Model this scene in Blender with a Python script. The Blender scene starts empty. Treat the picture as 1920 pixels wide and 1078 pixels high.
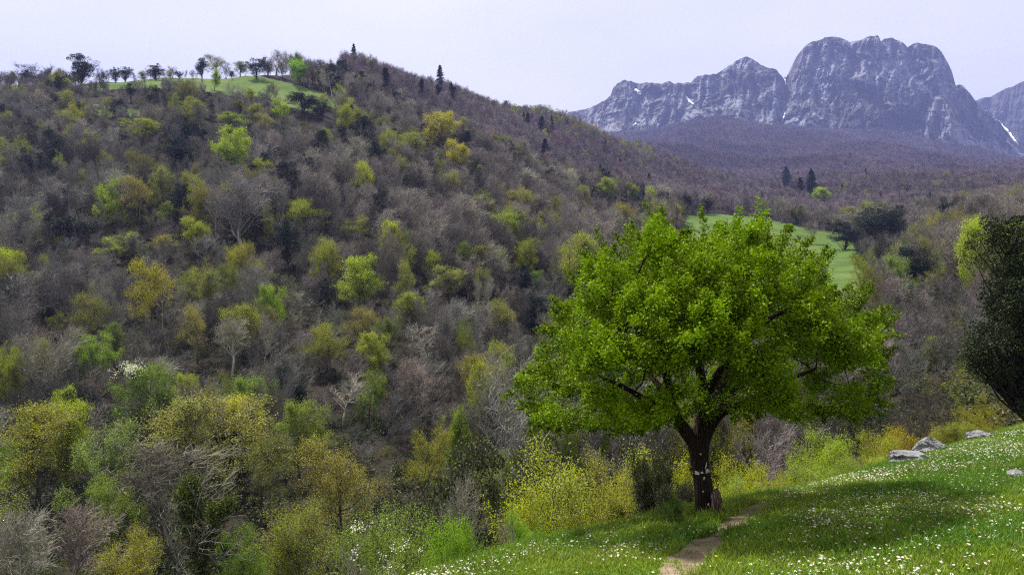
import bpy, math, random
import numpy as np

# ------------------------------------------------------------------ camera, sky, sun, exposure
scene = bpy.context.scene
col = scene.collection
F = 1400.0            # focal length in photo pixels
HZ = 400.0            # photo row of the horizon
CX = 960.0
cam_d = bpy.data.cameras.new("camera"); cam = bpy.data.objects.new("camera", cam_d); col.objects.link(cam)
cam.location = (0, 0, 0); cam.rotation_euler = (math.radians(90), 0, 0)
cam_d.sensor_width = 36.0; cam_d.lens = 36.0 * F / 1920.0
cam_d.shift_y = -(539.0 - HZ) / 1920.0
cam_d.clip_start = 0.1; cam_d.clip_end = 30000
scene.camera = cam

SUN_AZ = math.radians(-38)      # from +Y, negative = towards -X
SUN_EL = math.radians(58)
world = bpy.data.worlds.new("World"); scene.world = world; world.use_nodes = True
nt = world.node_tree; nt.nodes.clear()
w_out = nt.nodes.new("ShaderNodeOutputWorld"); w_bg = nt.nodes.new("ShaderNodeBackground")
sky = nt.nodes.new("ShaderNodeTexSky"); sky.sky_type = 'NISHITA'; sky.sun_disc = False
sky.sun_elevation = SUN_EL; sky.sun_rotation = SUN_AZ
sky.air_density = 1.0; sky.dust_density = 4.0; sky.ozone_density = 1.5; sky.altitude = 500
# a thin, almost even veil of high cloud over the blue
tc = nt.nodes.new("ShaderNodeTexCoord"); mp = nt.nodes.new("ShaderNodeMapping"); mp.inputs['Scale'].default_value = (1, 1, 3.2)
nz = nt.nodes.new("ShaderNodeTexNoise"); nz.inputs['Scale'].default_value = 1.6; nz.inputs['Detail'].default_value = 5
mr = nt.nodes.new("ShaderNodeMapRange"); mr.inputs['From Min'].default_value = 0.3; mr.inputs['From Max'].default_value = 0.7; mr.inputs['To Min'].default_value = 0.62; mr.inputs['To Max'].default_value = 1.0
mx = nt.nodes.new("ShaderNodeMix"); mx.data_type = 'RGBA'
nt.links.new(tc.outputs['Generated'], mp.inputs[0]); nt.links.new(mp.outputs[0], nz.inputs['Vector'])
nt.links.new(nz.outputs[0], mr.inputs['Value']); nt.links.new(mr.outputs[0], mx.inputs[0])
nt.links.new(sky.outputs[0], mx.inputs[6]); mx.inputs[7].default_value = (11.0, 10.9, 10.3, 1)
nt.links.new(mx.outputs[2], w_bg.inputs[0]); w_bg.inputs[1].default_value = 0.056
nt.links.new(w_bg.outputs[0], w_out.inputs[0])

sun_d = bpy.data.lights.new("sun", 'SUN'); sun = bpy.data.objects.new("sun", sun_d); col.objects.link(sun)
sun_d.energy = 5.0; sun_d.angle = math.radians(5); sun_d.color = (1.0, 0.95, 0.87)
sdir = np.array([math.cos(SUN_EL) * math.sin(SUN_AZ), math.cos(SUN_EL) * math.cos(SUN_AZ), math.sin(SUN_EL)])
from mathutils import Vector, Matrix
sun.rotation_euler = Vector(sdir).to_track_quat('Z', 'Y').to_euler()
sun.location = (-60, 60, 120)

vs = scene.view_settings
vs.view_transform = 'Standard'; vs.look = 'None'; vs.gamma = 1.0; vs.use_curve_mapping = False
vs.exposure = 0.88
scene.render.engine = 'CYCLES'
cy = scene.cycles
cy.max_bounces = 5; cy.diffuse_bounces = 2; cy.glossy_bounces = 1; cy.transmission_bounces = 3
cy.volume_bounces = 0; cy.transparent_max_bounces = 4
cy.use_denoising = False; cy.pixel_filter_type = 'BLACKMAN_HARRIS'; cy.filter_width = 1.2
cy.use_adaptive_sampling = True; cy.adaptive_threshold = 0.01
cy.caustics_reflective = False; cy.caustics_refractive = False

rng = np.random.default_rng(7)

# ------------------------------------------------------------------ helpers
def P(X, Y, d):
    return np.array([(X - CX) / F * d, d, -(Y - HZ) / F * d])

def sstep(x):
    x = np.clip(x, 0, 1); return x * x * (3 - 2 * x)

_perm = np.random.default_rng(3).random((256, 256))
def vnoise(x, y):
    x = np.asarray(x, float); y = np.asarray(y, float)
    xi = np.floor(x).astype(int); yi = np.floor(y).astype(int); fx = sstep(x - xi); fy = sstep(y - yi)
    a = _perm[xi & 255, yi & 255]; b = _perm[(xi + 1) & 255, yi & 255]
    c = _perm[xi & 255, (yi + 1) & 255]; d = _perm[(xi + 1) & 255, (yi + 1) & 255]
    return (a * (1 - fx) + b * fx) * (1 - fy) + (c * (1 - fx) + d * fx) * fy
def fbm(x, y, o=4, g=0.5):
    s = 0; a = 1; t = 0
    for i in range(o):
        s = s + a * vnoise(x * 2**i + 17.3 * i, y * 2**i + 9.1 * i); t += a; a *= g
    return s / t
def ridged(x, y, o=5, g=0.55):
    s = 0; a = 1; t = 0
    for i in range(o):
        n = 1 - np.abs(2 * vnoise(x * 2**i + 31.7 * i, y * 2**i + 5.9 * i) - 1)
        s = s + a * n * n; t += a; a *= g
    return s / t

def mesh_np(name, V, faces, mats, smooth=False, attrs=None):
    """faces: list of (int array n x k, material index); attrs: {name: per-face float array}"""
    me = bpy.data.meshes.new(name)
    V = np.asarray(V, np.float32)
    faces = [(np.asarray(f, np.int32), m) for f, m in faces if len(f)]
    me.vertices.add(len(V)); me.vertices.foreach_set("co", V.ravel())
    loops = np.concatenate([f.ravel() for f, m in faces]) if faces else np.zeros(0, np.int32)
    tot = np.concatenate([np.full(len(f), f.shape[1], np.int32) for f, m in faces])
    mi = np.concatenate([np.full(len(f), m, np.int32) for f, m in faces])
    st = np.concatenate([[0], np.cumsum(tot)[:-1]]).astype(np.int32)
    me.loops.add(len(loops)); me.loops.foreach_set("vertex_index", loops)
    me.polygons.add(len(tot)); me.polygons.foreach_set("loop_start", st)
    try: me.polygons.foreach_set("loop_total", tot)
    except Exception: pass
    me.polygons.foreach_set("material_index", mi)
    me.polygons.foreach_set("use_smooth", np.full(len(tot), smooth, bool))
    for m in mats: me.materials.append(m)
    for k, a in (attrs or {}).items():
        a = np.asarray(a, np.float32)
        dom = 'FACE' if len(a) == len(tot) and len(a) != len(V) else 'POINT'
        at = me.attributes.new(k, 'FLOAT', dom); at.data.foreach_set("value", a)
    me.update(calc_edges=True)
    return me

def link(name, me, parent=None, **props):
    o = bpy.data.objects.new(name, me); col.objects.link(o)
    if parent is not None: o.parent = parent
    for k, v in props.items(): o[k] = v
    return o
def thing(name, label, cat, loc=(0, 0, 0), group=None):
    o = bpy.data.objects.new(name, None); col.objects.link(o); o.location = loc
    o.empty_display_size = 0.2
    o['label'] = label; o['category'] = cat
    if group: o['group'] = group
    return o

class MB:
    """collects pieces into one mesh"""
    def __init__(s): s.V = []; s.F = {}; s.n = 0
    def add(s, V, Fq, m=0):
        V = np.asarray(V, float).reshape(-1, 3); Fq = np.asarray(Fq, int)
        s.V.append(V); s.F.setdefault((Fq.shape[1], m), []).append(Fq + s.n); s.n += len(V)
    def mesh(s, name, mats, smooth=False, vseed=1, vclump=None):
        fl = [(np.concatenate(v), k[1]) for k, v in sorted(s.F.items())]
        nf = sum(len(f) for f, _ in fl)
        v = np.random.default_rng(vseed).random(nf)
        return mesh_np(name, np.concatenate(s.V), fl, mats, smooth, {"v": v})

def norm(a): return a / np.maximum(np.linalg.norm(a, axis=-1, keepdims=True), 1e-9)

def tubes(mb, pts, r, k, m=0):
    """pts N x S x 3, r N x S"""
    N, S, _ = pts.shape
    if N == 0: return
    t = np.empty_like(pts); t[:, 1:-1] = pts[:, 2:] - pts[:, :-2]; t[:, 0] = pts[:, 1] - pts[:, 0]; t[:, -1] = pts[:, -1] - pts[:, -2]
    t = norm(t); ref = np.where(np.abs(t[..., 2:3]) > 0.9, np.array([1., 0, 0]), np.array([0, 0, 1.]))
    a = norm(np.cross(t, ref)); b = np.cross(t, a)
    ang = np.arange(k) / k * 2 * np.pi
    ring = pts[:, :, None] + r[:, :, None, None] * (np.cos(ang)[None, None, :, None] * a[:, :, None] + np.sin(ang)[None, None, :, None] * b[:, :, None])
    idx = np.arange(N * S * k).reshape(N, S, k)
    nx = np.roll(idx, -1, axis=2)
    q = np.stack([idx[:, :-1], nx[:, :-1], nx[:, 1:], idx[:, 1:]], -1).reshape(-1, 4)
    mb.add(ring.reshape(-1, 3), q, m)

def leaves(mb, c, size, rg, m=1, updir=0.35, aspect=0.55):
    """one folded diamond per centre"""
    n = len(c)
    if n == 0: return
    nrm = norm(rg.normal(size=(n, 3)) + np.array([0, 0, updir * 2]))
    a = norm(np.cross(nrm, rg.normal(size=(n, 3)))); b = np.cross(nrm, a)
    s = (size * (0.7 + 0.6 * rg.random(n)))[:, None]
    V = np.stack([c - a * s * .5, c + b * s * .5 * aspect + nrm * s * .1, c + a * s * .5, c - b * s * .5 * aspect + nrm * s * .1], 1).reshape(-1, 3)
    mb.add(V, np.arange(4 * n).reshape(n, 4), m)

def grow(rg, st, dr, ln, S, wig, up):
    p = st.copy(); d = norm(dr); out = [p.copy()]
    for i in range(S):
        d = norm(d + rg.normal(size=d.shape) * wig + np.array([0, 0, up]))
        p = p + d * (ln / S)[:, None]; out.append(p.copy())
    return np.stack(out, 1)
def spawn(rg, par, n, t0, t1, amin, amax):
    N, S, _ = par.shape
    t = (t0 + (t1 - t0) * ((np.arange(n)[None] + rg.random((N, n))) / n)) * (S - 1)
    i = np.minimum(t.astype(int), S - 2); f = (t - i)[..., None]; r = np.arange(N)[:, None]
    st = par[r, i] * (1 - f) + par[r, i + 1] * f
    tg = norm(par[r, i + 1] - par[r, i])
    st = st.reshape(-1, 3); tg = tg.reshape(-1, 3)
    ax = norm(np.cross(tg, rg.normal(size=tg.shape)))
    an = np.radians(amin + (amax - amin) * rg.random(len(tg)))[:, None]
    return st, norm(tg * np.cos(an) + ax * np.sin(an)), (t / (S - 1)).reshape(-1), np.repeat(np.arange(N), n)

# ------------------------------------------------------------------ materials
def mat(name, rough=0.9):
    m = bpy.data.materials.new(name); m.use_nodes = True
    n = m.node_tree.nodes; b = n["Principled BSDF"]; b.inputs['Roughness'].default_value = rough
    b.inputs['Specular IOR Level'].default_value = 0.15
    return m, m.node_tree, b
def noise_node(t, scale, detail=5, coord='Object', rough=0.6):
    c = t.nodes.new("ShaderNodeTexCoord"); n = t.nodes.new("ShaderNodeTexNoise")
    n.inputs['Scale'].default_value = scale; n.inputs['Detail'].default_value = detail; n.inputs['Roughness'].default_value = rough
    t.links.new(c.outputs[coord], n.inputs['Vector']); return n.outputs[0]
def ramp(t, fac, stops):
    r = t.nodes.new("ShaderNodeValToRGB"); e = r.color_ramp.elements
    while len(e) < len(stops): e.new(0.5)
    for i, (p, c) in enumerate(stops): e[i].position = p; e[i].color = (*c, 1)
    t.links.new(fac, r.inputs[0]); return r.outputs[0]
def mixc(t, fac, a, b, mode='MIX'):
    m = t.nodes.new("ShaderNodeMix"); m.data_type = 'RGBA'; m.blend_type = mode
    for i, v in ((0, fac), (6, a), (7, b)):
        if isinstance(v, (int, float)): m.inputs[i].default_value = v
        elif isinstance(v, tuple): m.inputs[i].default_value = (*v, 1)
        else: t.links.new(v, m.inputs[i])
    return m.outputs[2]
def attr(t, name, kind='GEOMETRY', out='Fac'):
    a = t.nodes.new("ShaderNodeAttribute"); a.attribute_type = kind; a.attribute_name = name; return a.outputs[out]
def bump(t, b, h, strength, dist):
    k = t.nodes.new("ShaderNodeBump"); k.inputs['Strength'].default_value = strength; k.inputs['Distance'].default_value = dist
    t.links.new(h, k.inputs['Height']); t.links.new(k.outputs[0], b.inputs['Normal'])

def leaf_mat(name, color=None, transl=0.45, lo=0.42, hi=1.3, warm=(1.05, 1.0, 0.75)):
    """diffuse leaf with light shining through; tint from the object (or the scattered copy) unless given"""
    m = bpy.data.materials.new(name); m.use_nodes = True; t = m.node_tree; t.nodes.clear()
    out = t.nodes.new("ShaderNodeOutputMaterial")
    base = attr(t, "color", 'INSTANCER', 'Color') if color is None else None
    v = attr(t, "v")
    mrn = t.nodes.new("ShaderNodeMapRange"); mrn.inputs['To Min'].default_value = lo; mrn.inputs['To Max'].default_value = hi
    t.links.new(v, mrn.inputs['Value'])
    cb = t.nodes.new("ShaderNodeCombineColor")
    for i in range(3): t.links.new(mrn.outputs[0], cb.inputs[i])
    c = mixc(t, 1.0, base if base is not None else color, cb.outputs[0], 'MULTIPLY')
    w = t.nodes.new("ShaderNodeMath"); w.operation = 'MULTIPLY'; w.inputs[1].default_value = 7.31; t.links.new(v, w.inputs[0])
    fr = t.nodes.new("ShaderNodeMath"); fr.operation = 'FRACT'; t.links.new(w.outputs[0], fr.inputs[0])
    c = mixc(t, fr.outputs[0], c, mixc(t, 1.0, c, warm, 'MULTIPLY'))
    d = t.nodes.new("ShaderNodeBsdfDiffuse"); tr = t.nodes.new("ShaderNodeBsdfTranslucent"); mxs = t.nodes.new("ShaderNodeMixShader")
    t.links.new(c, d.inputs[0]); t.links.new(mixc(t, 1.0, c, (1.15, 1.2, 0.55), 'MULTIPLY'), tr.inputs[0]); mxs.inputs[0].default_value = transl
    gl = t.nodes.new("ShaderNodeBsdfGlossy"); gl.inputs['Roughness'].default_value = 0.45; gl.inputs[0].default_value = (1, 1, 1, 1)
    mx2 = t.nodes.new("ShaderNodeMixShader"); mx2.inputs[0].default_value = 0.012
    t.links.new(d.outputs[0], mxs.inputs[1]); t.links.new(tr.outputs[0], mxs.inputs[2])
    t.links.new(mxs.outputs[0], mx2.inputs[1]); t.links.new(gl.outputs[0], mx2.inputs[2]); t.links.new(mx2.outputs[0], out.inputs[0])
    return m

M_leaf = leaf_mat("spring_leaf")
M_ever = leaf_mat("evergreen_leaf", transl=0.12, lo=0.35, hi=1.2)
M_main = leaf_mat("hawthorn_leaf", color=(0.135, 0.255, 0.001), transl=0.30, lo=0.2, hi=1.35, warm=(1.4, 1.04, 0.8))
M_ivy = leaf_mat("ivy_leaf", color=(0.075, 0.105, 0.016), transl=0.2)
M_petal_bl = leaf_mat("white_blossom", color=(0.75, 0.76, 0.74), transl=0.3, lo=0.85, hi=1.05, warm=(1, 1, 1))
M_grass = leaf_mat("grass_blade", transl=0.4, lo=0.4, hi=0.95)

def bark_mat(name, color=None, rnd=0.5):
    m, t, b = mat(name, 0.95)
    base = attr(t, "color", 'INSTANCER', 'Color') if color is None else color
    n = noise_node(t, 2.2, 3)
    v = attr(t, "v")
    mrn = t.nodes.new("ShaderNodeMapRange"); mrn.inputs['To Min'].default_value = 0.34; mrn.inputs['To Max'].default_value = 1.12
    t.links.new(v, mrn.inputs['Value'])
    cb = t.nodes.new("ShaderNodeCombineColor")
    for i in range(3): t.links.new(mrn.outputs[0], cb.inputs[i])
    c = mixc(t, 1.0, base, cb.outputs[0], 'MULTIPLY')
    c = mixc(t, n, c, mixc(t, 1.0, c, (0.7, 0.72, 0.66), 'MULTIPLY'))
    t.links.new(c, b.inputs['Base Color']); return m
M_twig = bark_mat("bare_twigs")
M_bark = bark_mat("grey_bark", (0.13, 0.115, 0.10))
M_barkd = bark_mat("dark_bark", (0.05, 0.042, 0.036))

# trunk of the big tree: dark furrowed bark
M_trunk, t, b = mat("hawthorn_bark", 0.95)
n1 = noise_node(t, 5.0, 6); wv = t.nodes.new("ShaderNodeTexWave"); wv.inputs['Scale'].default_value = 5.5; wv.inputs['Distortion'].default_value = 7
wv.inputs['Detail'].default_value = 4
tcx = t.nodes.new("ShaderNodeTexCoord"); mpp = t.nodes.new("ShaderNodeMapping"); mpp.inputs['Scale'].default_value = (1.6, 1.6, 0.25)
t.links.new(tcx.outputs['Object'], mpp.inputs[0]); t.links.new(mpp.outputs[0], wv.inputs['Vector'])
c = ramp(t, n1, [(0.3, (0.022, 0.013, 0.011)), (0.55, (0.045, 0.027, 0.022)), (0.75, (0.075, 0.055, 0.045))])
c = mixc(t, wv.outputs[1], c, (0.016, 0.011, 0.01)); t.links.new(c, b.inputs['Base Color'])
ad = t.nodes.new("ShaderNodeMath"); ad.operation = 'ADD'; t.links.new(wv.outputs[1], ad.inputs[0]); t.links.new(n1, ad.inputs[1])
bump(t, b, ad.outputs[0], 1.0, 0.02)

M_lichen, t, b = mat("pale_lichen", 0.95); c = ramp(t, noise_node(t, 30, 4), [(0.3, (0.42, 0.42, 0.40)), (0.7, (0.7, 0.7, 0.68))]); t.links.new(c, b.inputs['Base Color'])

M_floor, t, b = mat("forest_floor", 1.0)
n1 = noise_node(t, 0.09, 8); n2 = noise_node(t, 1.2, 5)
c = ramp(t, n1, [(0.35, (0.022, 0.016, 0.013)), (0.5, (0.036, 0.027, 0.02)), (0.6, (0.024, 0.028, 0.012)), (0.72, (0.03, 0.042, 0.012))])
c = mixc(t, n2, c, (0.02, 0.016, 0.012)); t.links.new(c, b.inputs['Base Color']); bump(t, b, n2, 0.8, 0.5)

M_soil, t, b = mat("meadow_turf", 1.0)
n1 = noise_node(t, 1.3, 6); c = ramp(t, n1, [(0.3, (0.02, 0.035, 0.008)), (0.5, (0.035, 0.06, 0.011)), (0.7, (0.055, 0.062, 0.02))]); t.links.new(c, b.inputs['Base Color'])
bump(t, b, noise_node(t, 14, 4), 0.6, 0.04)

M_past, t, b = mat("pasture_grass", 1.0)
n1 = noise_node(t, 0.06, 6); n2 = noise_node(t, 0.9, 5)
c = ramp(t, n1, [(0.35, (0.065, 0.11, 0.02)), (0.5, (0.095, 0.16, 0.028)), (0.65, (0.13, 0.16, 0.04))])
c = mixc(t, mixc(t, 0.5, n2, n2), c, mixc(t, 1.0, c, (0.55, 0.6, 0.5), 'MULTIPLY')); t.links.new(c, b.inputs['Base Color']); bump(t, b, n2, 0.5, 0.3)

M_path, t, b = mat("trodden_earth", 1.0)
n1 = noise_node(t, 3.0, 7); n2 = noise_node(t, 22, 5)
c = ramp(t, n1, [(0.3, (0.15, 0.108, 0.075)), (0.5, (0.27, 0.205, 0.145)), (0.7, (0.36, 0.285, 0.21))])
c = mixc(t, n2, c, mixc(t, 1.0, c, (0.6, 0.58, 0.55), 'MULTIPLY')); t.links.new(c, b.inputs['Base Color']); bump(t, b, n2, 0.7, 0.03)

M_rock, t, b = mat("mountain_limestone", 0.95)
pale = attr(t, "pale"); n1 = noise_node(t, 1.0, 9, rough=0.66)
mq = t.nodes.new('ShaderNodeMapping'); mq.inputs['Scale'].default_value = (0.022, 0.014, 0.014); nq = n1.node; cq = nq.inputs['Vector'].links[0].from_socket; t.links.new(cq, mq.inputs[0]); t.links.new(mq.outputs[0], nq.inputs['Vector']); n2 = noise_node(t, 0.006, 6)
rockc = ramp(t, n1, [(0.3, (0.06, 0.066, 0.082)), (0.48, (0.13, 0.138, 0.165)), (0.62, (0.215, 0.222, 0.255)), (0.78, (0.105, 0.107, 0.128))])  # blue tint in the rock colour stands in for part of the haze
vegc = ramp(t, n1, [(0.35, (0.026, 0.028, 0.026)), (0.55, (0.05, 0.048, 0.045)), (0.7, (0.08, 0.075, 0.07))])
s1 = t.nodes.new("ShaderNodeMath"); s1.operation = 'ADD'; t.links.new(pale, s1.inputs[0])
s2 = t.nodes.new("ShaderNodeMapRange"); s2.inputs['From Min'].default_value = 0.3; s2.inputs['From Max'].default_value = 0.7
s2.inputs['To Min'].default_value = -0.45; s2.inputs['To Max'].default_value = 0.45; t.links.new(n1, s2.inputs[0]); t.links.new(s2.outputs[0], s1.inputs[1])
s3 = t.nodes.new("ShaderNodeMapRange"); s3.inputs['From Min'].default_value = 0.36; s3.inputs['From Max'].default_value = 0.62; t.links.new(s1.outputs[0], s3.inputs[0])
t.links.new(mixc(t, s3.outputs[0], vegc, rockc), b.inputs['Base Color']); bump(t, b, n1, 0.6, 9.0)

M_snow, t, b = mat("snow", 0.7); b.inputs['Base Color'].default_value = (0.82, 0.84, 0.88, 1)

M_boul, t, b = mat("boulder_limestone", 0.9)
n1 = noise_node(t, 2.2, 8, rough=0.7); n2 = noise_node(t, 11, 6)
c = ramp(t, n1, [(0.3, (0.10, 0.10, 0.108)), (0.5, (0.25, 0.25, 0.265)), (0.7, (0.37, 0.37, 0.385))])
c = mixc(t, n2, c, mixc(t, 1.0, c, (0.6, 0.6, 0.6), 'MULTIPLY')); t.links.new(c, b.inputs['Base Color']); bump(t, b, n2, 0.8, 0.04)

M_wood, t, b = mat("weathered_wood", 0.95)
wv = t.nodes.new("ShaderNodeTexWave"); wv.inputs['Scale'].default_value = 9; wv.inputs['Distortion'].default_value = 5; wv.inputs['Detail'].default_value = 4
tcx = t.nodes.new("ShaderNodeTexCoord"); mpp = t.nodes.new("ShaderNodeMapping"); mpp.inputs['Scale'].default_value = (1.5, 1.5, 0.2)
t.links.new(tcx.outputs['Object'], mpp.inputs[0]); t.links.new(mpp.outputs[0], wv.inputs['Vector'])
c = ramp(t, wv.outputs[1], [(0.1, (0.05, 0.03, 0.025)), (0.6, (0.15, 0.09, 0.075)), (0.95, (0.24, 0.17, 0.14))]); t.links.new(c, b.inputs['Base Color']); bump(t, b, wv.outputs[1], 0.9, 0.01)

M_petal, t, b = mat("daisy_petal", 0.8); b.inputs['Base Color'].default_value = (0.66, 0.64, 0.64, 1)
M_yolk, t, b = mat("daisy_centre", 0.8); b.inputs['Base Color'].default_value = (0.75, 0.50, 0.04, 1)
M_stem, t, b = mat("flower_stem", 0.8); b.inputs['Base Color'].default_value = (0.10, 0.20, 0.03, 1)
M_clod, t, b = mat("earth_clod", 1.0); c = ramp(t, noise_node(t, 25, 5), [(0.3, (0.07, 0.055, 0.04)), (0.7, (0.24, 0.19, 0.14))]); t.links.new(c, b.inputs['Base Color'])

# ------------------------------------------------------------------ terrain heights
DN = [16, 22, 35, 50, 65, 80, 100]
COLS = {   # photo column: heights at DN (metres below the eye), then (distance, photo row) of the ground further out
 -900: ([-12, -17, -22, -26, -27, -26, -23], [(130, 550), (165, 405), (200, 315), (235, 250), (270, 200), (310, 175), (380, 240), (500, 330), (900, 370), (2600, 360)]),
 0:    ([-11, -15, -20, -24, -25.5, -25.5, -22.5], [(130, 550), (165, 405), (200, 312), (235, 245), (270, 190), (300, 158), (340, 172), (400, 240), (500, 330), (900, 370), (2600, 360)]),
 300:  ([-11, -15, -20, -24, -25.5, -25, -22], [(130, 550), (165, 415), (200, 318), (235, 240), (255, 204), (280, 165), (310, 143), (350, 158), (420, 230), (500, 320), (900, 370), (2600, 350)]),
 500:  ([-10.5, -15, -20, -24, -25, -24.5, -21], [(130, 550), (165, 430), (200, 335), (235, 262), (270, 205), (310, 152), (345, 132), (400, 165), (500, 290), (900, 360), (2600, 340)]),
 660:  ([-10.5, -15, -20, -23.5, -25, -24, -20.5], [(130, 560), (165, 450), (200, 360), (235, 290), (270, 235), (320, 165), (380, 115), (430, 128), (500, 220), (700, 330), (2600, 320)]),
 830:  ([-10, -14.7, -19.5, -22.5, -24.5, -24, -20.7], [(130, 575), (165, 480), (200, 405), (235, 345), (270, 302), (320, 255), (400, 203), (480, 170), (560, 195), (800, 320), (2600, 290)]),
 1000: ([-10, -14.5, -19, -22, -24, -24, -22], [(130, 600), (165, 520), (200, 455), (235, 402), (270, 362), (320, 325), (400, 275), (500, 232), (600, 205), (700, 222), (900, 300), (2600, 265)]),
 1100: ([-9.8, -14, -18.5, -21.5, -23.3, -23.7, -22.3], [(130, 605), (165, 540), (200, 485), (235, 435), (270, 398), (320, 362), (400, 326), (500, 291), (600, 262), (700, 243), (800, 258), (1000, 305), (2600, 255)]),
 1200: ([-9.6, -13.5, -18, -21, -22.7, -23.3, -22.4], [(130, 610), (165, 550), (200, 500), (235, 455), (270, 420), (320, 392), (400, 362), (500, 336), (600, 311), (750, 285), (850, 295), (1000, 312), (1300, 295), (1700, 277), (2200, 263), (2600, 257)]),
 1300: ([-9.5, -13, -17.5, -20, -22, -23, -22.5], [(130, 620), (165, 560), (200, 510), (235, 468), (270, 432), (320, 408), (345, 403), (400, 392), (500, 371), (600, 351), (750, 324), (900, 330), (1300, 305), (1700, 275), (2200, 245), (2600, 232)]),
 1400: ([-9.2, -12.3, -16.7, -19.2, -21, -22, -21.5], [(130, 610), (165, 555), (200, 512), (235, 475), (270, 438), (310, 412), (345, 405), (400, 401), (500, 391), (600, 378), (750, 360), (900, 350), (1300, 316), (1700, 285), (2200, 248), (2600, 232)]),
 1600: ([-8.5, -11, -15, -17.5, -19, -20, -20], [(130, 602), (165, 560), (200, 530), (235, 500), (270, 470), (320, 440), (400, 405), (500, 376), (600, 354), (750, 344), (1000, 332), (1300, 315), (1700, 290), (2200, 262), (2600, 250)]),
 1750: ([-8, -10, -13, -15, -16, -16, -15.5], [(130, 555), (165, 500), (200, 470), (235, 448), (270, 432), (320, 412), (400, 387), (500, 366), (600, 352), (750, 346), (1000, 337), (1300, 325), (1700, 308), (2200, 287), (2600, 276)]),
 1920: ([-7, -8.5, -10, -11, -11.5, -11.5, -10], [(130, 490), (165, 458), (200, 437), (235, 421), (270, 409), (320, 396), (400, 379), (500, 363), (600, 351), (750, 344), (1000, 337), (1300, 330), (1700, 322), (2200, 312), (2600, 305)]),
 2900: ([-5, -6, -7, -7, -7, -6, -4], [(130, 430), (200, 400), (320, 370), (600, 340), (1000, 325), (2600, 290)]),
}
NU, ND = 420, 360
UX = np.linspace(-900, 2900, NU); LD = np.linspace(np.log(16), np.log(2600), ND)
def _build():
    xs = sorted(COLS); Z = np.zeros((len(xs), ND)); D = np.exp(LD)
    for i, X in enumerate(xs):
        zn, far = COLS[X]
        dd = DN + [a for a, _ in far]; zz = list(zn) + [-(p - HZ) / F * a for a, p in far]
        pp = [-z / d * F + HZ for z, d in zip(zz, dd)]
        Z[i] = np.interp(LD, np.log(dd), pp)
    G = np.zeros((NU, ND))
    for j in range(ND): G[:, j] = np.interp(UX, xs, Z[:, j])
    def sm(A, ax, s):
        k = np.exp(-0.5 * (np.arange(-3 * s, 3 * s + 1) / s) ** 2); k /= k.sum()
        return np.apply_along_axis(lambda v: np.convolve(np.pad(v, 3 * s, mode='edge'), k, 'valid'), ax, A)
    G = sm(G, 0, 5); G = sm(G, 1, 3)
    return G
GPY = _build()
def table_py(u, d):
    fx = np.clip((u * F + CX - UX[0]) / (UX[1] - UX[0]), 0, NU - 1.001); fd = np.clip((np.log(np.maximum(d, 1)) - LD[0]) / (LD[1] - LD[0]), 0, ND - 1.001)
    i = fx.astype(int); j = fd.astype(int); a = fx - i; c = fd - j
    return (GPY[i, j] * (1 - a) + GPY[i + 1, j] * a) * (1 - c) + (GPY[i, j + 1] * (1 - a) + GPY[i + 1, j + 1] * a) * c
EX = np.array([-30, -20, -10, -3.4, -2.2, -1.3, 0.29, 2.5, 4.0, 4.9, 7.4, 13.5, 20, 45]); EY = np.array([3.5, 4.4, 6.2, 7.4, 7.7, 8.1, 9.6, 11.1, 11.7, 12.2, 14.1, 19.7, 25, 44])
def edge_y(x): return np.interp(x, EX, EY)
def height(x, y):
    x = np.asarray(x, float); y = np.asarray(y, float)
    pl = -1.65 + 0.11 * x - 0.28 * y + 0.05 * (fbm(x * .9 + 40, y * .9 + 40, 3) - .5) + 0.12 * (fbm(x * .25 + 9, y * .25 + 3, 2) - .5)
    yy = np.maximum(y, 3.0); u = np.clip(x / yy, -1.35, 1.38); d = np.maximum(yy, 16)
    tz = -(table_py(u, d) - HZ) / F * d
    amp = np.clip((yy - 30) / 60, 0, 1) * np.clip(yy / 300, 0.6, 4)
    tz = tz + amp * 4.0 * (fbm(x / 22 + 60, y / 22 + 60, 4) - .5)
    tz = tz + np.clip((yy - 900) / 500, 0, 1) * np.clip((2650 - yy) / 250, 0, 1) * 75 * (ridged(x / 330 + .5 * fbm(x / 300, y / 300, 2), y / 620 + x / 1500, 3, .5) - .5)
    tz = tz + np.clip((yy - 380) / 120, 0, 1) * np.clip((1000 - yy) / 200, 0, 1) * 15 * (ridged(x / 95 + y / 260 + 3, y / 190, 3, .5) - .5)
    # old terraces on the hillside
    ter = np.clip((yy - 80) / 20, 0, 1) * np.clip((300 - yy) / 40, 0, 1)
    q = tz / 5.0 + 0.6 * fbm(x / 40, y / 40, 2); st = (np.floor(q) + sstep((q - np.floor(q) - .35) / .3) - q) * 5.0
    tz = tz + ter * 0.45 * st * np.clip(fbm(x / 55 + 5, y / 55, 2) * 2 - .6, 0, 1)
    w = sstep((y - edge_y(x)) / 9.0)
    return pl * (1 - w) + tz * w
_ds = np.exp(np.linspace(np.log(20), np.log(2600), 900))
_colcache = {}
def ground_at(X, Y):
    """distance of the first ground seen at photo pixel (X, Y), beyond the meadow"""
    k = int(X)
    if k not in _colcache:
        u = (X - CX) / F; _colcache[k] = HZ - height(u * _ds, _ds) / _ds * F
    c = _colcache[k]; hit = np.nonzero(c <= Y)[0]; near_ = _ds < 900
    crest = float(_ds[near_][np.argmin(c[near_])])
    if not len(hit): return crest
    return crest if (X < 1250 and _ds[hit[0]] > 900) else float(_ds[hit[0]])

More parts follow.
